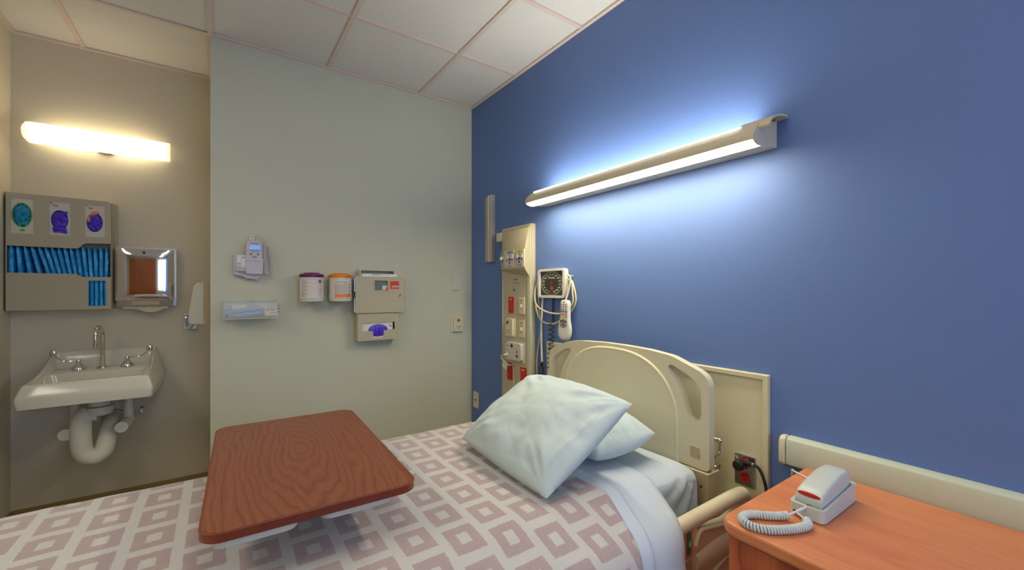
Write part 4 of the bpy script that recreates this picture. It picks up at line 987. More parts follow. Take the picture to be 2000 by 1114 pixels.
t = thing('nurse_call_remote', 'white nurse call remote with coloured buttons hanging by its cord', 'remote', (A-.05, 1.73, 1.045))
RM = Matrix.Translation((-1.7300, 1.158, .0)) @ Matrix.Rotation(math.radians(-2.5), 4, 'Z')
mb = K(); R = []
prof = [(0.0, .018), (.006, .034), (.02, .047), (.045, .053), (.075, .051), (.10, .043), (.125, .038), (.16, .0375), (.19, .0365), (.212, .034), (.222, .026)]
for h_, hw in prof:
    th = .013 if 0 < h_ < .22 else .009
    R.append([RM @ Vector((hw*math.copysign(abs(math.cos(a))**.6, math.cos(a)), -.112+h_, .045+th*math.copysign(abs(math.sin(a))**.7, math.sin(a)))) for a in [2*PI*k/24 for k in range(24)]])
mb.rings(R); mb.build('shell', 'white_plastic', t, smooth=60); g = t.children[-1]
mb = K(); wk = .0583
for (r_, cols, m_, sz) in ((.099, (0,), 'grey_plastic', .0045), (.086, (-1, 0, 1), 'grey_plastic', .0045), (.073, (-1, 0, 1), 'grey_plastic', .0045), (.060, (-1, 0, 1), 'grey_plastic', .0045), (.047, (-1, 0, 1), 'blue_ink', .0055), (.033, (-1, 1), 'orange_ink', .0065), (.022, (-1, 1), 'orange_ink', .0065), (.030, (0,), 'blue_ink', .004), (.012, (0,), 'green_ink', .004), (-.006, (-1, 0, 1), 'black_ink', .005), (-.022, (-1, 1), 'orange_ink', .005), (-.024, (0,), 'red_plastic', .009)):
    for c_ in cols:
        mb.use(m_); mb.prism(rrect(c_*.020-sz*1.1, c_*.020+sz*1.1, r_-sz*.8, r_+sz*.8, sz*.4, 3), wk-.001, wk+.0018, M_=RM)
        if m_ == 'grey_plastic': mb.use('black_ink'); mb.prism(rrect(c_*.020-sz*.6, c_*.020+sz*.6, r_-sz*.5, r_+sz*.5, sz*.2, 2), wk+.0018, wk+.0022, M_=RM)
mb.use('teal_ink'); mb.prism(ell(0, -.020, .030, .024, 24), wk-.0008, wk+.0004, M_=RM)
mb.use('paper'); mb.text('+', .014, 0, -.024, wk+.0022, M_=RM); mb.build('buttons', None, t, smooth=0)

def cord(name, lb, pts, r=.0052, m_='cord_beige', n_=10, cat='cord', grp=None):
    mb = K(); mb.tube(catmull(pts, n_), r, 8); o = mb.build(name, m_, smooth=60, origin=(BLUE @ Vector(pts[0])))
    return tag(o, lb, cat, grp)
cord('remote_cord', 'cream remote cord looping from the remote top behind the dial and round to the left',
     [(-1.7260, 1.268, .045), (-1.722, 1.31, .030), (-1.716, 1.36, .022), (-1.728, 1.40, .012), (-1.80, 1.42, .0065), (-1.93, 1.41, .0065), (-2.005, 1.37, .018), (-2.022, 1.29, .03), (-2.000, 1.235, .035), (-1.950, 1.207, .035), (-1.87, 1.19, .036), (-1.785, 1.190, .025), (-1.735, 1.215, .016), (-1.700, 1.255, .016), (-1.700, 1.31, .018), (-1.716, 1.37, .013), (-1.80, 1.408, .0065)])
cord('remote_cord', 'cream cord sagging lower in a wide loop behind the remote',
     [(-2.000, 1.385, .010), (-2.028, 1.33, .014), (-2.028, 1.25, .02), (-2.008, 1.19, .024), (-1.965, 1.142, .026), (-1.90, 1.125, .026), (-1.84, 1.130, .026), (-1.785, 1.155, .020), (-1.725, 1.20, .010), (-1.692, 1.24, .009), (-1.682, 1.275, .009), (-1.695, 1.33, .009), (-1.716, 1.378, .009)])
cord('hanging_cable', 'cream cable hanging straight between headwall and dial down to the pillow',
     [(-2.010, 1.36, .010), (-2.012, 1.29, .009), (-2.000, 1.18, .009), (-1.985, 1.12, .010), (-1.988, 1.06, .012), (-2.010, .97, .012), (-2.024, .88, .012), (-2.020, .78, .010), (-2.012, .70, .010), (-2.01, .5, .010)])
cord('white_tubing', 'white tube from behind the dial to the black hose coil', [(-1.965, 1.295, .012), (-1.963, 1.22, .020), (-1.967, 1.11, .022), (-1.964, 1.00, .024), (-1.955, .92, .028), (-1.950, .893, .030)], .0062, 'cord_white', cat='tube')
o = K().box(-2.045, -2.012, .712, .740, .004, .018).build('cable_clip', 'white_plastic', bevel=.002, origin=(A, 2.03, .72)); tag(o, 'small white clip on the cable just above the pillow', 'clip')

# wall protection board
t = thing('wall_protection_board', 'tall cream protection board on the wall behind the headboard', 'wall panel', (A, 1.31, 0.12))
mb = K(); mb.box(-1.925, -.697, .12, 1.018, .0005, .010); mb.build('board', 'wall_board', t, bevel=.001)
mb = K(); bo = [(-1.925, .12), (-.697, .12), (-.697, 1.018), (-1.925, 1.018)]; bi = [(-1.905, .14), (-.717, .14), (-.717, .998), (-1.905, .998)]
mb.prism(bo, .010, .018, holes=[bi]); mb.build('edge_moulding', 'wall_board', t, bevel=.004)
OB = .010
t = thing('power_outlet', 'steel wall plate with red receptacles beside the headboard', 'outlet', (A-OB, .775, .655))
mb = K(); mb.prism(rrect(-.814, -.742, .598, .709, .003), OB, OB+.008); mb.build('plate', 'brushed', t, bevel=.002)
for v in (.678, .629):
    mb = K(); mb.prism(roundpoly([(-.792, v-.010), (-.785, v-.017), (-.769, v-.017), (-.762, v-.010), (-.762, v+.010), (-.769, v+.017), (-.785, v+.017), (-.792, v+.010)], .004), OB+.008, OB+.011)
    mb.use('red_plastic'); mb.mats = ['red_plastic', 'black']; mb.use('black'); mb.box(-.785, -.783, v+.001, v+.009, OB+.011, OB+.0114); mb.box(-.771, -.769, v+.001, v+.009, OB+.011, OB+.0114); mb.cyl((-.777, v-.007, OB+.011), (-.777, v-.007, OB+.0114), .0025, n=10); mb.build('receptacle', None, t)
mb = K(); mb.use('red_ink'); mb.text('EMERG', .008, -.777, .702, OB+.0083); mb.build('lettering', None, t, smooth=0)
t = thing('power_plug', 'round black plug with a cord in the steel outlet plate', 'plug', (A-.03, .775, .678))
mb = K(); mb.lathe([(.001, 0), (.013, 0), (.014, .018), (.019, .022), (.020, .040), (.016, .047), (.001, .048)], (-.777, .680, OB+.012), (-.12, .02, 1), 24); mb.build('plug_body', 'black', t)
mb = K(); mb.tube(catmull([(-.775, .684, OB+.032), (-.755, .692, OB+.034), (-.738, .694, OB+.034)], 5), .009, 10); mb.build('strain_relief', 'black', t)
mb = K(); mb.tube(catmull([(-.740, .694, OB+.034), (-.728, .694, OB+.034), (-.715, .685, OB+.032), (-.702, .655, OB+.03), (-.695, .61, OB+.026), (-.69, .5, OB+.026), (-.69, .35, OB+.026)], 8), .0052, 10); mb.build('cord', 'rubber', t)
mb = K(); mb.tube([(-.752, .694, OB+.034), (-.735, .6945, OB+.034)], .0065, 10); mb.build('cord_collar', 'offwhite', t)

# ------------------------------------------------------------------ over-bed light
t = thing('overbed_light', 'long wall light above the bed with glowing upper and lower lenses', 'wall light', (A, 1.3, 1.82))
Y0, Y1 = .676, 1.932   # near end, far end
def extr(mb, prof, ya, yb): # prof in (w, v); extruded along the wall
    n_ = len(prof); vs = [(-ya, v, w) for w, v in prof]+[(-yb, v, w) for w, v in prof]
    mb.add(vs, [tuple(range(n_)), tuple(reversed(range(n_, 2*n_)))]+[(i, (i+1) % n_, n_+(i+1) % n_, n_+i) for i in range(n_)])
front = [(.168, 1.822), (.170, 1.834), (.164, 1.848), (.151, 1.862), (.139, 1.873), (.134, 1.881)]
mb = K(); extr(mb, [(.0005, 1.823), (.098, 1.8145), (.098, 1.8185), (.0005, 1.827)], Y0+.003, Y1-.003); mb.build('underside', 'fixture', t)
mb = K(); extr(mb, front+[(.130, 1.879), (.135, 1.871), (.148, 1.859), (.160, 1.846), (.166, 1.834), (.164, 1.822)], Y0+.003, Y1-.003); mb.build('front_cover', 'fixture', t, smooth=60)
mb = K(); extr(mb, [(.0005, 1.827), (.006, 1.827), (.006, 1.920), (.0005, 1.924)], Y0+.003, Y1-.003); mb.build('back_pan', 'fixture', t)
mb = K(); extr(mb, [(.006, 1.862), (.128, 1.862), (.128, 1.866), (.006, 1.866)], Y0+.004, Y1-.004); mb.build('partition', 'white_plastic', t)
mb = K(); extr(mb, [(.0985, 1.8148), (.115, 1.8125), (.135, 1.8120), (.153, 1.8150), (.1675, 1.8215), (.164, 1.8235), (.152, 1.8165), (.135, 1.8130), (.115, 1.8130), (.0985, 1.8180)], Y0+.02, Y1-.03); mb.build('lower_lens', 'lens_cool', t)
mb = K(); extr(mb, [(.010, 1.889), (.124, 1.882), (.132, 1.8815), (.134, 1.886), (.126, 1.8905), (.010, 1.893)], Y0+.065, Y1-.03); mb.build('upper_lens', 'lens_up', t)
endp = [(.0005, 1.823), (.098, 1.8140), (.115, 1.8095), (.136, 1.8090), (.154, 1.8130), (.169, 1.822), (.171, 1.834), (.165, 1.848), (.152, 1.862), (.140, 1.873), (.134, 1.882), (.0005, 1.918)]
mb = K(); extr(mb, endp, Y0, Y0+.003); mb.build('end_cap', 'fixture', t)
endf = endp[:10]+[(.0005, 1.90)]
mb = K(); extr(mb, endf, Y1-.003, Y1); mb.build('end_cap', 'fixture', t)
sw = [(.1365, 1.868), (.132, 1.880), (.122, 1.892), (.105, 1.903), (.080, 1.913), (.050, 1.921), (.020, 1.926), (.002, 1.925)]
swi = [(w-.004, v-.006) for w, v in sw[:-1]]+[(.002, 1.917)]
mb = K(); extr(mb, sw+list(reversed(swi)), .640, .742); mb.build('curved_end_cover', 'fixture', t, smooth=50)

mb = K(); extr(mb, [(.0005, 1.862), (.130, 1.866)]+[(w-.004, v-.006) for w, v in sw[:-1]]+[(.0005, 1.918)], .738, .741); mb.build('light_baffle', 'fixture', t)  # unseen plate added to stop upper light leaking into the end cover
# ------------------------------------------------------------------ crash rail behind the dresser
t = thing('crash_rail', 'thick cream bumper rail on the blue wall behind the dresser', 'wall bumper', (A, -.3, .73))
pr = [(.0005, .726), (.030, .726), (.038, .732), (.040, .742), (.040, .800), (.036, .816), (.024, .823), (.0005, .823)]
mb = K(); extr(mb, pr, -1.4, .632); mb.build('rail_cover', 'headwall_edge', t, bevel=.002)
prc = [(w*1.04+.0, v) for w, v in pr]
mb = K(); extr(mb, prc, .634, .655); mb.build('end_cap', 'ivory', t, bevel=.006, seg=3)

# ================================================================== THE BED
XH = 1.475
t = thing('hospital_bed', 'cream plastic hospital bed with a tall headboard and side rail', 'bed', (.4, 1.31, 0))
HBm = Matrix(((0, 0, -1, XH), (-1, 0, 0, 0), (0, 1, 0, 0), (0, 0, 0, 1)))     # w towards the room
right = [(-.838, .655), (-.838, .975), (-.850, 1.000), (-.872, 1.018), (-.992, 1.062), (-1.10, 1.074), (-1.23, 1.079)]
yc = 1.2915
outline = right+[(-1.353, 1.079)]+[(-(2*yc+u), v) for u, v in reversed(right[:-1])]
outline = [tuple(p) for p in outline]
outl = roundpoly(outline, .02, 3)
hole = [(-.868, .860), (-.870, .950), (-.885, .972), (-.912, .994), (-.975, 1.022), (-1.000, 1.028), (-1.012, 1.020), (-1.006, 1.003), (-.975, .968), (-.948, .920), (-.934, .870), (-.922, .836), (-.905, .828), (-.880, .830)]
hole = roundpoly(hole, .012, 3); holeL = [(-(2*yc+u), v) for u, v in hole]
mb = MB(HBm); mb.prism(outl, -.022, .012, holes=[hole, holeL]); mb.build('headboard', 'beige_plastic', t, bevel=.011, seg=4); hb = t.children[-1]
# recessed arch with a raised bead
arch = []
for k in range(41):
    a = PI*k/40; uu_ = math.cos(a); vv_ = math.sin(a)
    arch.append((-yc+.322*math.copysign(abs(uu_)**.80, uu_), .795+.262*vv_**.92))
arch = [(-yc+.322, .56)]+arch+[(-yc-.322, .56)]
mb = MB(HBm); mb.prism(roundpoly(arch, .01, 1), .010, .0165); mb.build('centre_panel', 'beige_plastic', hb, bevel=.004, seg=3)
mb = MB(HBm); mb.tube([(u, v, .0125) for u, v in arch], .0075, 10); mb.build('arch_bead', 'beige_plastic', hb)
mb = MB(HBm); rc = [(-.913, .690), (-.873, .690), (-.873, .734), (-.913, .734)]
mb.use('beige_plastic_dark'); mb.prism(rrect(-.913, -.873, .690, .734, .003), .0122, .0128)
mb.use('beige_plastic'); mb.prism(rrect(-.917, -.869, .686, .738, .005), .0120, .0150, holes=[rrect(-.913, -.873, .690, .734, .003)]); mb.use('steel_dark'); mb.cyl((-.876, .704, .0125), (-.876, .704, .016), .003, n=8); mb.build('latch_recess', None, hb)
for (ya, yb) in ((.838, .955), (1.630, 1.745)):
    mb = MB(HBm); mb.prism(roundpoly([(-yb, .34), (-ya, .34), (-ya+.004, .652), (-yb-.004, .652)], .015), -.035, .024); mb.build('socket', 'beige_plastic_dark', t, bevel=.006)
    g = t.children[-1]
    mb = MB(HBm); mb.tube([(-yb-.003, .652, .024), (-ya+.003, .652, .024), (-ya+.006, .655, -.036)], .004, 8); mb.build('socket_lip', 'beige_plastic', g)
mb = MB(HBm); mb.cyl((-.862, .600, .024), (-.862, .600, .027), .0035, n=10); mb.build('bolt', 'black', t)
mb = MB(); mb.box(-.66, 1.40, .93, 1.69, .30, .36); mb.build('deck_frame', 'beige_plastic_dark', t, bevel=.01)
mb = MB(); mb.box(-.64, 1.40, .90, 1.72, .44, .50); mb.build('sleep_deck', 'beige_plastic_dark', t, bevel=.01)
mb = MB(); mb.box(.1, .75, 1.15, 1.47, .36, .44); mb.build('lift_column', 'steel_dark', t, bevel=.01)
mb = MB(); mb.prism(roundpoly([(-1.75, .36), (-.86, .36), (-.86, .60), (-1.75, .60)], .04), -.02, .02, M_=Matrix.Identity(4)); mb.v = [Vector((-.72+p.z, -p.x, p.y)) for p in mb.v]; mb.build('footboard', 'beige_plastic', t, bevel=.008)
mb = MB(); mb.box(1.36, 1.45, .93, 1.69, .34, .40); mb.build('head_crossbar', 'beige_plastic_dark', t, bevel=.008)
for lx in (-.55, 1.28):
    for ly in (.98, 1.64):
        mb = MB(); mb.cyl((lx, ly, .31), (lx, ly, .13), .022); mb.build('leg', 'steel_dark', t); g = t.children[-1]
        mb = MB(); mb.cyl((lx, ly-.018, .065), (lx, ly+.018, .065), .065, n=24); mb.build('caster', 'rubber', g)
# lowered side rail on the near side (x, z) outline
SR = Matrix(((1, 0, 0, 0), (0, 0, -1, .75), (0, 1, 0, 0), (0, 0, 0, 1)))       # u=x, v=z, w towards the camera
o1 = [(.98, .27), (1.40, .27), (1.50, .34), (1.54, .46), (1.545, .575), (1.53, .615), (1.48, .618), (1.05, .612), (.98, .600), (.955, .58), (.955, .33)]
h1_ = [(1.215, .562), (1.232, .575), (1.30, .560), (1.40, .548), (1.490, .560), (1.500, .580), (1.470, .592), (1.30, .603), (1.225, .607), (1.210, .600)]
mb = MB(SR); mb.prism(roundpoly(o1, .03, 4), -.016, .016, holes=[roundpoly(h1_, .006, 2)]); mb.build('side_rail', 'beige_plastic', t, bevel=.012, seg=4); sr = t.children[-1]
mb = MB(SR); mb.tube(catmull([(.99, .590, 0), (1.05, .600, 0), (1.30, .604, 0), (1.48, .604, 0), (1.525, .596, 0), (1.540, .568, -.004)], 8), .0235, 16); mb.build('grip_tube', 'beige_plastic', sr, smooth=60)
mb = MB(SR); R = []
for i in range(13):
    s_ = i/12; x = 1.205+.33*s_; zt = .525-.008*s_-.10*max(0, s_-.75); h_ = .055*math.sin(PI*min(1, max(.08, s_*.9+.05)))**.35
    R.append([(x, zt-.045+h_*math.sin(a)*.75, .012+.016*math.cos(a)) for a in [2*PI*k/16 for k in range(16)]])
mb.rings(R); mb.build('lower_bulge', 'beige_plastic', sr, smooth=60)
mb = MB(SR); mb.tube(catmull([(1.20, .535, .018), (1.225, .572, .018), (1.28, .566, .018), (1.38, .550, .018), (1.49, .556, .018)], 6), .007, 10); mb.tube(catmull([(1.19, .37, .016), (1.26, .405, .018), (1.40, .445, .018), (1.50, .475, .016)], 6), .006, 8); mb.build('moulded_rib', 'beige_plastic', sr)
mb = MB(SR); mb.prism(rrect(1.140, 1.184, .512, .598, .004), .016, .0185); mb.build('control_panel', 'orange_ink', sr); mb2 = sr.children[-1]
mb2.data.materials.clear(); mb2.data.materials.append(MATS['beige_plastic_dark'])
mb = MB(SR); mb.use('teal_plastic'); mb.prism(rrect(1.153, 1.170, .562, .590, .004), .0185, .0215); mb.prism(rrect(1.153, 1.170, .522, .545, .004), .0185, .0215); mb.prism(ell(1.163, .553, .011, .014, 18), .0185, .023); mb.use('offwhite'); mb.prism(ell(1.163, .555, .006, .009, 14), .023, .024); mb.build('bed_buttons', None, mb2)
mb = MB(SR); mb.prism(rrect(1.150, 1.184, .44, .50, .003), .016, .0175); mb.build('indicator_plate', 'beige_plastic_dark', sr)
mb = MB(); mb.box(1.15, 1.20, .766, .92, .31, .35); mb.build('rail_arm', 'steel_dark', t, bevel=.004)
t2 = thing('iv_hook', 'small chrome S-shaped hook beside the headboard', 'hook', (1.52, .85, .70))
mb = MB(); mb.cyl((1.54, .90, .757), (1.54, .846, .757), .0075, n=14); mb.ellipsoid((1.54, .842, .757), .010, .010, .010); mb.build('arm', 'chrome', t2)
mb = MB(); mb.tube(catmull([(1.54, .843, .757), (1.54, .843, .731), (1.54, .846, .703), (1.54, .866, .684), (1.54, .871, .668), (1.54, .861, .655), (1.54, .846, .655), (1.54, .836, .671)], 7), .0045, 10); mb.build('hook', 'chrome', t2)

# ------------------------------------------------------------------ mattress in a fitted sheet
def wr(p, f_, a): return noise.noise(Vector(p)*f_)*a
MX0, MX1, MY0, MY1, MZ0, MZ1 = -.68, 1.448, .862, 1.755, .502, .677
t = thing('mattress', 'mattress in a white fitted sheet bunched at the near head corner', 'mattress', (.4, 1.31, .502))
mb = MB(); R = []
NX = 160
for i in range(NX+1):
    s_ = i/NX; x = MX0+(MX1-MX0)*s_
    e = min(1, min(s_, 1-s_)*(MX1-MX0)/.06); sh = 1-math.sqrt(max(0, 1-(1-e)**2)) if e < 1 else 0   # corner roundness
    ring = []
    hy, hz = (MY1-MY0)/2-.05*sh, (MZ1-MZ0)/2-.030*sh
    for k in range(72):
        a = 2*PI*k/72; c_, q_ = math.cos(a), math.sin(a)
        m_ = max(abs(c_)/1, abs(q_)/1)
        u = math.copysign(min(1, abs(c_)/max(abs(c_), abs(q_))), c_); v = math.copysign(min(1, abs(q_)/max(abs(c_), abs(q_))), q_)
        # rounded rectangle with 45 mm corner radius
        yy, zz = u*hy, v*hz; rr = .045
        cy_, cz_ = hy-rr, hz-rr
        if abs(yy) > cy_ and abs(zz) > cz_:
            d_ = Vector((abs(yy)-cy_, abs(zz)-cz_)); d_ = d_.normalized()*rr; yy = math.copysign(cy_+d_.x, yy); zz = math.copysign(cz_+d_.y, zz)
        P_ = Vector((x, yy+(MY0+MY1)/2, zz+(MZ0+MZ1)/2))
        w_ = 0
        if P_.y < 1.0 and x > 1.15:        # gathered corner
            f2 = max(0, min(1, (x-1.20)/.12))*max(0, min(1, (.685-P_.z)/.06)); an = math.atan2(1.42-x, .70-P_.z); w_ = f2*(math.sin(an*15)*.008+math.sin(an*31+1)*.003)
        P_.y -= w_+f2*.008 if (P_.y < 1.0 and x > 1.15) else 0
        P_.z += wr(P_, 9, .003)
        ring.append(P_)
    R.append(ring)
mb.rings(R); mb.build('fitted_sheet', 'linen', t, smooth=70)

# drape profile across the bed: from the far side, over the top and down over the lowered rail
def cross_profile():
    return [(1.80, .40), (1.795, .52), (1.785, .62), (1.765, .665), (1.73, .684), (1.60, .687), (1.30, .687), (1.00, .687), (.93, .686), (.892, .681), (.855, .668), (.80, .650), (.757, .636), (.728, .616), (.708, .585), (.696, .54), (.684, .48), (.676, .38), (.670, .27)]
def drape(mb, x_head, x_foot, lift, nx, ny, head_shift, near_end=1.0, wob=1.0, uvs=True, ripple=0):
    cp = catmull([(0, a, b) for a, b in cross_profile()], 6)
    L = [0]
    for a, b in zip(cp, cp[1:]): L.append(L[-1]+(b-a).length)
    tot = L[-1]*near_end
    def at(s_):
        d = s_*tot; k = 0
        while k < len(L)-2 and L[k+1] < d: k += 1
        f_ = min(1, (d-L[k])/(L[k+1]-L[k])); p = cp[k].lerp(cp[k+1], f_)
        tn = (cp[k+1]-cp[k]).normalized(); nr = Vector((0, tn.z, -tn.y)); nr = nr if nr.z > 0 or nr.y < 0 else -nr
        return p, nr, d
    top_d = L[6*9]   # where the near side starts
    cache = [at(j/ny) for j in range(ny+1)]
    def fn(u, v):
        p, nr, d = cache[int(round(v*ny))]
        over = max(0, d-top_d)
        xh = x_head+head_shift(over, p)
        x = x_foot+(xh-x_foot)*u
        q = Vector((x*5, d*5, 3)); h = (noise.noise(q)*.0035+noise.noise(q*2.7)*.0015)*wob+(noise.noise(Vector((x*9+d*4, d*3, 7)))*.007*min(1, over/.12) if ripple else 0)
        if ripple and over > 0: h += math.sin(x*26+over*3)*ripple*min(1, over/.25)
        h = max(h, -.0025) if over <= .06 else h
        return (x, p.y+nr.y*(lift+h), p.z+nr.z*(lift+h)+ (0 if over > 0 else 0))
    def uvf(u, v):
        p, nr, d = cache[int(round(v*ny))]; over = max(0, d-top_d); xh = x_head+head_shift(over, p)
        return (x_foot+(xh-x_foot)*u+.4, d)
    mb.grid(nx, ny, fn, uvf if uvs else None)
mb = MB(); drape(mb, 1.198, .10, .0035, 60, 110, lambda o_, p: -.42*o_+.25*max(0, o_-.25), ripple=.004)
mb.uv = None
o = mb.build('top_sheet', 'linen', smooth=70, origin=(.65, 1.3, .68), solid=.0025); tag(o, 'pale blue-white top sheet hanging over the near side between blanket and pillows', 'sheet')
ts = o
mb = MB(); drape(mb, 1.035, .80, .009, 20, 110, lambda o_, p: -.36*o_+.25*max(0, o_-.25), ripple=.004); mb.uv = None
mb.build('folded_cuff', 'linen', ts, smooth=70, solid=.003)
mb = MB(); drape(mb, .980, -.66, .0135, 120, 120, lambda o_, p: -.34*o_+.25*max(0, o_-.25)+(.0), near_end=.985, ripple=.003)
o = mb.build('woven_blanket', 'bedspread', smooth=70, origin=(.2, 1.3, .69), solid=.006); tag(o, 'cream woven blanket with dusty pink hollow squares covering the bed', 'blanket')

# ------------------------------------------------------------------ pillows
def pillow(name, lb, C, corners, thick, seed, sag, rd=.02, bl=.05, hem=False):
    # corners: 4 points (L, B, R, T) in order round; inflated surface between them with pinched corners
    c = [Vector(p) for p in corners]; N_ = 110
    nrm = ((c[2]-c[0]).cross(c[3]-c[1])).normalized()
    if nrm.z < 0: nrm = -nrm
    ctr = sum(c, Vector())/4
    def surf(sgn):
        def fn(u, v):
            uu, vv = u*2-1, v*2-1
            a = uu*(1-rd*vv*vv)*(1+bl*(1-vv*vv)*uu*uu); b = vv*(1-rd*uu*uu)*(1+bl*(1-uu*uu)*vv*vv)
            s_, t_ = (a+1)/2, (b+1)/2
            p = c[0]*(1-s_)*(1-t_)+c[1]*s_*(1-t_)+c[2]*s_*t_+c[3]*(1-s_)*t_
            e = max(0, (1-abs(uu)**2.4))*max(0, (1-abs(vv)**2.4))
            h = thick/2*e**.5
            q = Vector((a*1.6+seed, b*1.6, sgn*2))
            w = noise.noise(q)*.013+noise.noise(q*2.1)*.005+noise.noise(Vector((a*5+b*2.2+seed, b*1.6-a*.5, 9)))*.0045
            # creases that fan out from the corners and side seams
            for cu_, cv_, ph_ in ((-1, -1, 0), (1, -1, 2), (1, 1, 4), (-1, 1, 6)):
                dx_, dy_ = uu-cu_, vv-cv_; rr_ = math.hypot(dx_, dy_); an_ = math.atan2(dy_, dx_)
                w += noise.noise(Vector((an_*4.5+ph_+seed, rr_*1.2, 4)))*.013*math.exp(-((rr_-.45)/.38)**2)
            cr_ = 1-min(1, abs(noise.noise(Vector((a*1.7+b*2.6+seed*2, a*1.1-b*.5, 1.7))))*5)
            w -= cr_**2*.0008
            w += noise.noise(Vector((a*7, b*5, seed)))*.0025
            if hem and uu > .7: w += .0030*math.exp(-((uu-.84)/.018)**2)-.0015*(uu > .85)
            env = min(1, e*3.0)
            if sgn < 0: h *= sag
            return p+nrm*(sgn*h+w*env*(1 if sgn > 0 else .3))
        return fn
    t = thing(name, lb, 'pillow', (ctr.x, ctr.y, ctr.z-thick/2), 'pillows on the bed')
    mb = MB(); mb.grid(N_, N_, surf(1)); mb.grid(N_, N_, surf(-1)); o = mb.build('pillowcase', 'pillow_linen', t, smooth=80)
    return t
pillow('pillow', 'flatter white pillow lying against the headboard under the leaning one', None,
       [(1.06, 1.52, .745), (1.065, 1.010, .725), (1.375, .975, .775), (1.395, 1.56, .815)], .170, 3.3, .55, rd=.07, bl=.03)
p1 = pillow('pillow', 'plump white pillow leaning on top of the other one', None,
       [(.79, 1.475, .735), (.775, .935, .718), (1.160, .940, .932), (1.135, 1.445, .950)], .180, 8.1, .30, rd=.0, bl=.035, hem=True)

# ================================================================== OVERBED TABLE
TC = Vector((.203, 1.405, .835))
t = thing('overbed_table', 'cherry wood overbed table standing over the blanket', 'table', (TC.x, TC.y, 0))
RT = Matrix.Translation((TC.x, TC.y, 0)) @ Matrix.Rotation(math.radians(-2.0), 4, 'Z')
mb = MB(RT); mb.prism(rrect(-.226, .226, -.395, .395, .045, 8), .816, .835)
TT = Matrix.Translation((TC.x, TC.y, .82)) @ Matrix.Rotation(math.radians(-2.0), 4, 'Z')
o = mb.build('edge_band', 'table_edge', t, bevel=.007, seg=3)
mb = MB(RT); mb.prism(rrect(-.220, .220, -.389, .389, .040, 8), .834, .8354); mb.F = ID
o = mb.build('tabletop', 'table_wood', t, smooth=30)
LT = Matrix.Rotation(math.radians(2.0), 4, 'Z')
o.data.transform(Matrix.Rotation(math.radians(2.0), 4, 'Z') @ Matrix.Translation((0, 0, -.835))); o.matrix_local = Matrix.Translation((0, 0, .835)) @ Matrix.Rotation(math.radians(-2.0), 4, 'Z')
mb = MB(RT); mb.prism(roundpoly([(-.205, -.386), (-.045, -.386), (-.06, .32), (-.19, .32)], .03), .799, .816); mb.build('support_rail', 'offwhite', t, bevel=.004)
mb = MB(RT); mb.prism(roundpoly([(.0, -.384), (.165, -.384), (.15, .32), (.015, .32)], .03), .799, .816); mb.build('support_rail', 'offwhite', t, bevel=.004)
mb = MB(RT); mb.box(-.05, .05, .22, .47, .770, .799); mb.build('arm', 'offwhite', t, bevel=.006)
mb = MB(RT); mb.box(-.045, .045, .44, .50, .06, .78); mb.build('column', 'offwhite', t, bevel=.01)
mb = MB(RT); mb.box(-.27, -.21, -.32, .52, .075, .115); mb.box(.21, .27, -.32, .52, .075, .115); mb.box(-.21, .21, .44, .50, .075, .115); mb.build('base', 'offwhite', t, bevel=.01)
for cx in (-.24, .24):
    for cy in (-.29, .49):
        mb = MB(RT); mb.cyl((cx-.012, cy, .034), (cx+.012, cy, .034), .034, n=20); mb.cyl((cx, cy, .03), (cx, cy, .08), .008); mb.build('caster', 'rubber', t)

# ================================================================== DRESSER
t = thing('bedside_dresser', 'orange-brown wooden dresser beside the bed', 'dresser', (1.3, .1, 0))
DX0, DX1, DY0, DY1, DZ = 1.030, 1.572, -.42, .572, .745
mb = MB(); mb.prism([(DX0, DY0), (DX1, DY0), (DX1, DY1)]+[(DX0+.05-.05*math.sin(a*PI/2/6)*1.0, DY1-.05+.05*math.cos(a*PI/2/6)) for a in range(7)], DZ-.032, DZ)
mb.build('top', 'dresser_top', t, bevel=.009, seg=3)
mb = MB(); mb.box(DX0+.03, DX1-.01, DY1-.04, DY1-.02, .0, DZ-.032); mb.build('side_panel', 'dresser_side', t, bevel=.002)
mb = MB(); mb.box(DX0+.03, DX1-.01, DY0+.02, DY0+.04, .0, DZ-.032); mb.build('side_panel', 'dresser_side', t, bevel=.002)
mb = MB(); mb.box(DX1-.02, DX1-.01, DY0+.04, DY1-.04, .06, DZ-.032); mb.build('back_panel', 'dresser_side', t)
mb = MB(); mb.box(DX0+.045, DX1-.02, DY0+.04, DY1-.04, .03, .06); mb.build('plinth', 'dresser_side', t)
for k in range(3):
    z1 = DZ-.036-k*.215
    mb = MB(); mb.box(DX0+.018, DX0+.038, DY0+.022, DY1-.022, z1-.209, z1); mb.build('drawer', 'dresser_side', t, bevel=.002); g = t.children[-1]
    mb = MB(); mb.tube(catmull([(DX0+.018, .00, z1-.1), (DX0-.008, .005, z1-.1), (DX0-.010, .06, z1-.1), (DX0-.008, .115, z1-.1), (DX0+.018, .12, z1-.1)], 6), .005, 10); mb.build('handle', 'brushed', g)

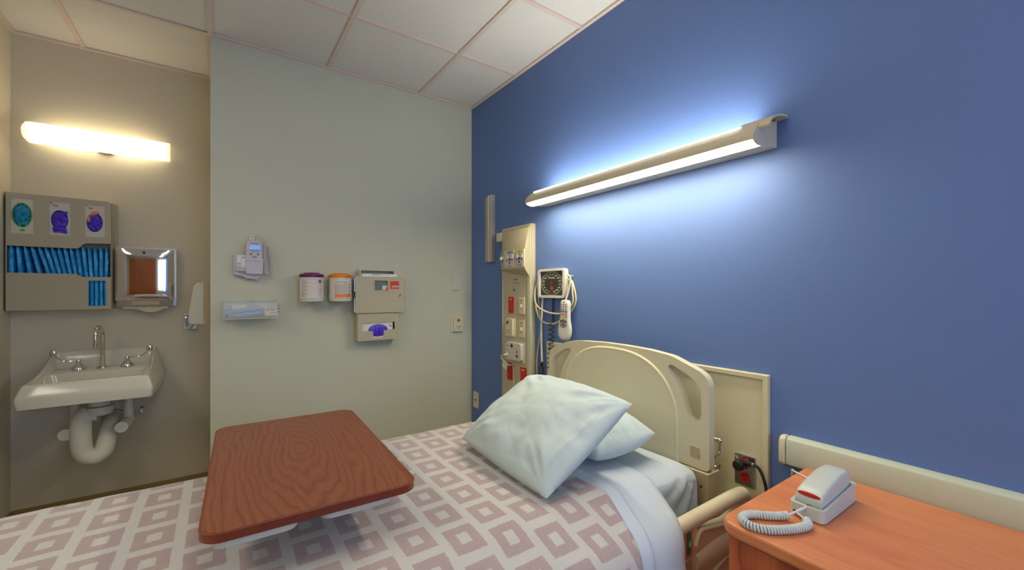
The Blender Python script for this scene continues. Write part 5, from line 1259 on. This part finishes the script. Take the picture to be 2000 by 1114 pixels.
# ------------------------------------------------------------------ telephone
DZt = DZ
PH = Matrix.Translation((1.318, .437, DZt)) @ Matrix.Rotation(math.radians(-1), 4, 'Z') @ Matrix.Diagonal((1, .86, .86, 1))
t = thing('telephone', 'white telephone with a red message lamp and a coiled cord on the dresser', 'telephone', (1.318, .442, DZt)); tel = t
def prof_loft(mb, F0, stations):
    # stations along local x: (x, half width, z0, z1, roundness)
    R = []
    for x, hw, z0, z1, rd in stations:
        P_ = roundpoly([(-hw, z0), (hw, z0), (hw, z1), (-hw, z1)], rd, 3)
        R.append([F0 @ Vector((x, a, b)) for a, b in P_])
    mb.rings(R)
mb = MB(PH); foot = roundpoly([(-.112, -.046), (.112, -.044), (.112, .044), (-.112, .046)], .018, 5)
rimf = lambda p: .040+.018*max(0, (p[0]+.05)/.16)
inn = roundpoly([(-.103, -.037), (.104, -.036), (.104, .036), (-.103, .037)], .014, 5)
mb.prism(foot, .003, .04, holes=[inn], w1f=rimf); mb.prism(inn, .003, .022); mb.build('base_shell', 'handset_grey', t, bevel=.003, seg=3)
for fx in (-.09, .09):
    for fy_ in (-.032, .032):
        mb = MB(PH); mb.cyl((fx, fy_, 0), (fx, fy_, .004), .006, n=12); mb.build('foot', 'rubber', t)
mb = MB(PH); mb.box(-.1135, -.110, .018, .032, .006, .018); mb.build('cord_socket', 'black', t)
mb = MB(PH)
prof_loft(mb, ID, [(-.098, .031, .024, .052, .006), (-.0975, .0335, .022, .058, .008), (-.085, .035, .022, .074, .010), (-.06, .0355, .022, .083, .011), (-.02, .0355, .024, .094, .012), (.03, .0350, .026, .103, .013), (.07, .034, .030, .104, .014), (.088, .033, .036, .099, .014), (.098, .030, .046, .090, .012)])
mb.build('handset', 'handset_grey', tel, smooth=60); t = tel.children[-1]
mb = MB(PH @ Matrix.Translation((-.094, 0, .066)) @ Matrix.Rotation(math.radians(50), 4, 'Y')); mb.ellipsoid((0, 0, .0005), .0115, .030, .0055, 24, 10); mb.build('message_lamp', 'red_plastic', t)
mb = MB(PH); mb.box(-.0995, -.096, -.008, .003, .030, .040); mb.build('cord_socket', 'black', t)
t = tel
ph = lambda x, y, z: PH @ Vector((x, y, z))
path = [ph(-.118, .004, .037), ph(-.132, .012, .030), Vector((1.172, .450, DZt+.012)), Vector((1.150, .468, DZt+.0105)), Vector((1.120, .492, DZt+.0105)), Vector((1.095, .515, DZt+.0105)), Vector((1.068, .520, DZt+.0105)), Vector((1.052, .500, DZt+.0105)), Vector((1.060, .470, DZt+.0105)), Vector((1.088, .445, DZt+.0105)), Vector((1.130, .428, DZt+.0105)), Vector((1.165, .424, DZt+.0105)), Vector((1.188, .440, DZt+.0105))]
path = [ph(-.118, .002, .036), Vector((1.176, .452, DZt+.022)), Vector((1.166, .463, DZt+.0125)), Vector((1.148, .476, DZt+.0105)), Vector((1.122, .498, DZt+.0105)), Vector((1.096, .522, DZt+.0105)), Vector((1.066, .526, DZt+.0105)), Vector((1.046, .504, DZt+.0105)), Vector((1.054, .472, DZt+.0105)), Vector((1.085, .446, DZt+.0105)), Vector((1.125, .426, DZt+.0105)), Vector((1.160, .418, DZt+.0105)), Vector((1.184, .430, DZt+.0105))]
mb = MB(); mb.spring(catmull(path[2:], 8), .0078, .0028, 52, 6, 12); mb.build('coiled_cord', 'phone_cord', t)
mb = MB(); mb.tube(catmull([ph(-.098, -.002, .035), ph(-.112, 0, .036), path[1], path[2]], 6), .0028, 8); mb.build('handset_lead', 'phone_cord', t)
mb = MB(); mb.tube(catmull([path[-1], ph(-.122, .010, .012), ph(-.112, .024, .012)], 6), .0028, 8); mb.build('base_lead', 'phone_cord', t)
mb = MB(); mb.tube(catmull([(1.425, .470, DZt+.012), (1.455, .500, DZt+.003), (1.475, .540, DZt+.0028), (1.490, .572, DZt+.0028), (1.500, .584, DZt+.002), (1.512, .588, DZt-.02), (1.53, .59, DZt-.15), (1.54, .60, DZt-.4)], 8), .0027, 8)
o = mb.build('phone_line_cord', 'cord_white', smooth=60, origin=(1.47, .53, DZt)); tag(o, 'thin white line cord running off the back corner of the dresser', 'cord')
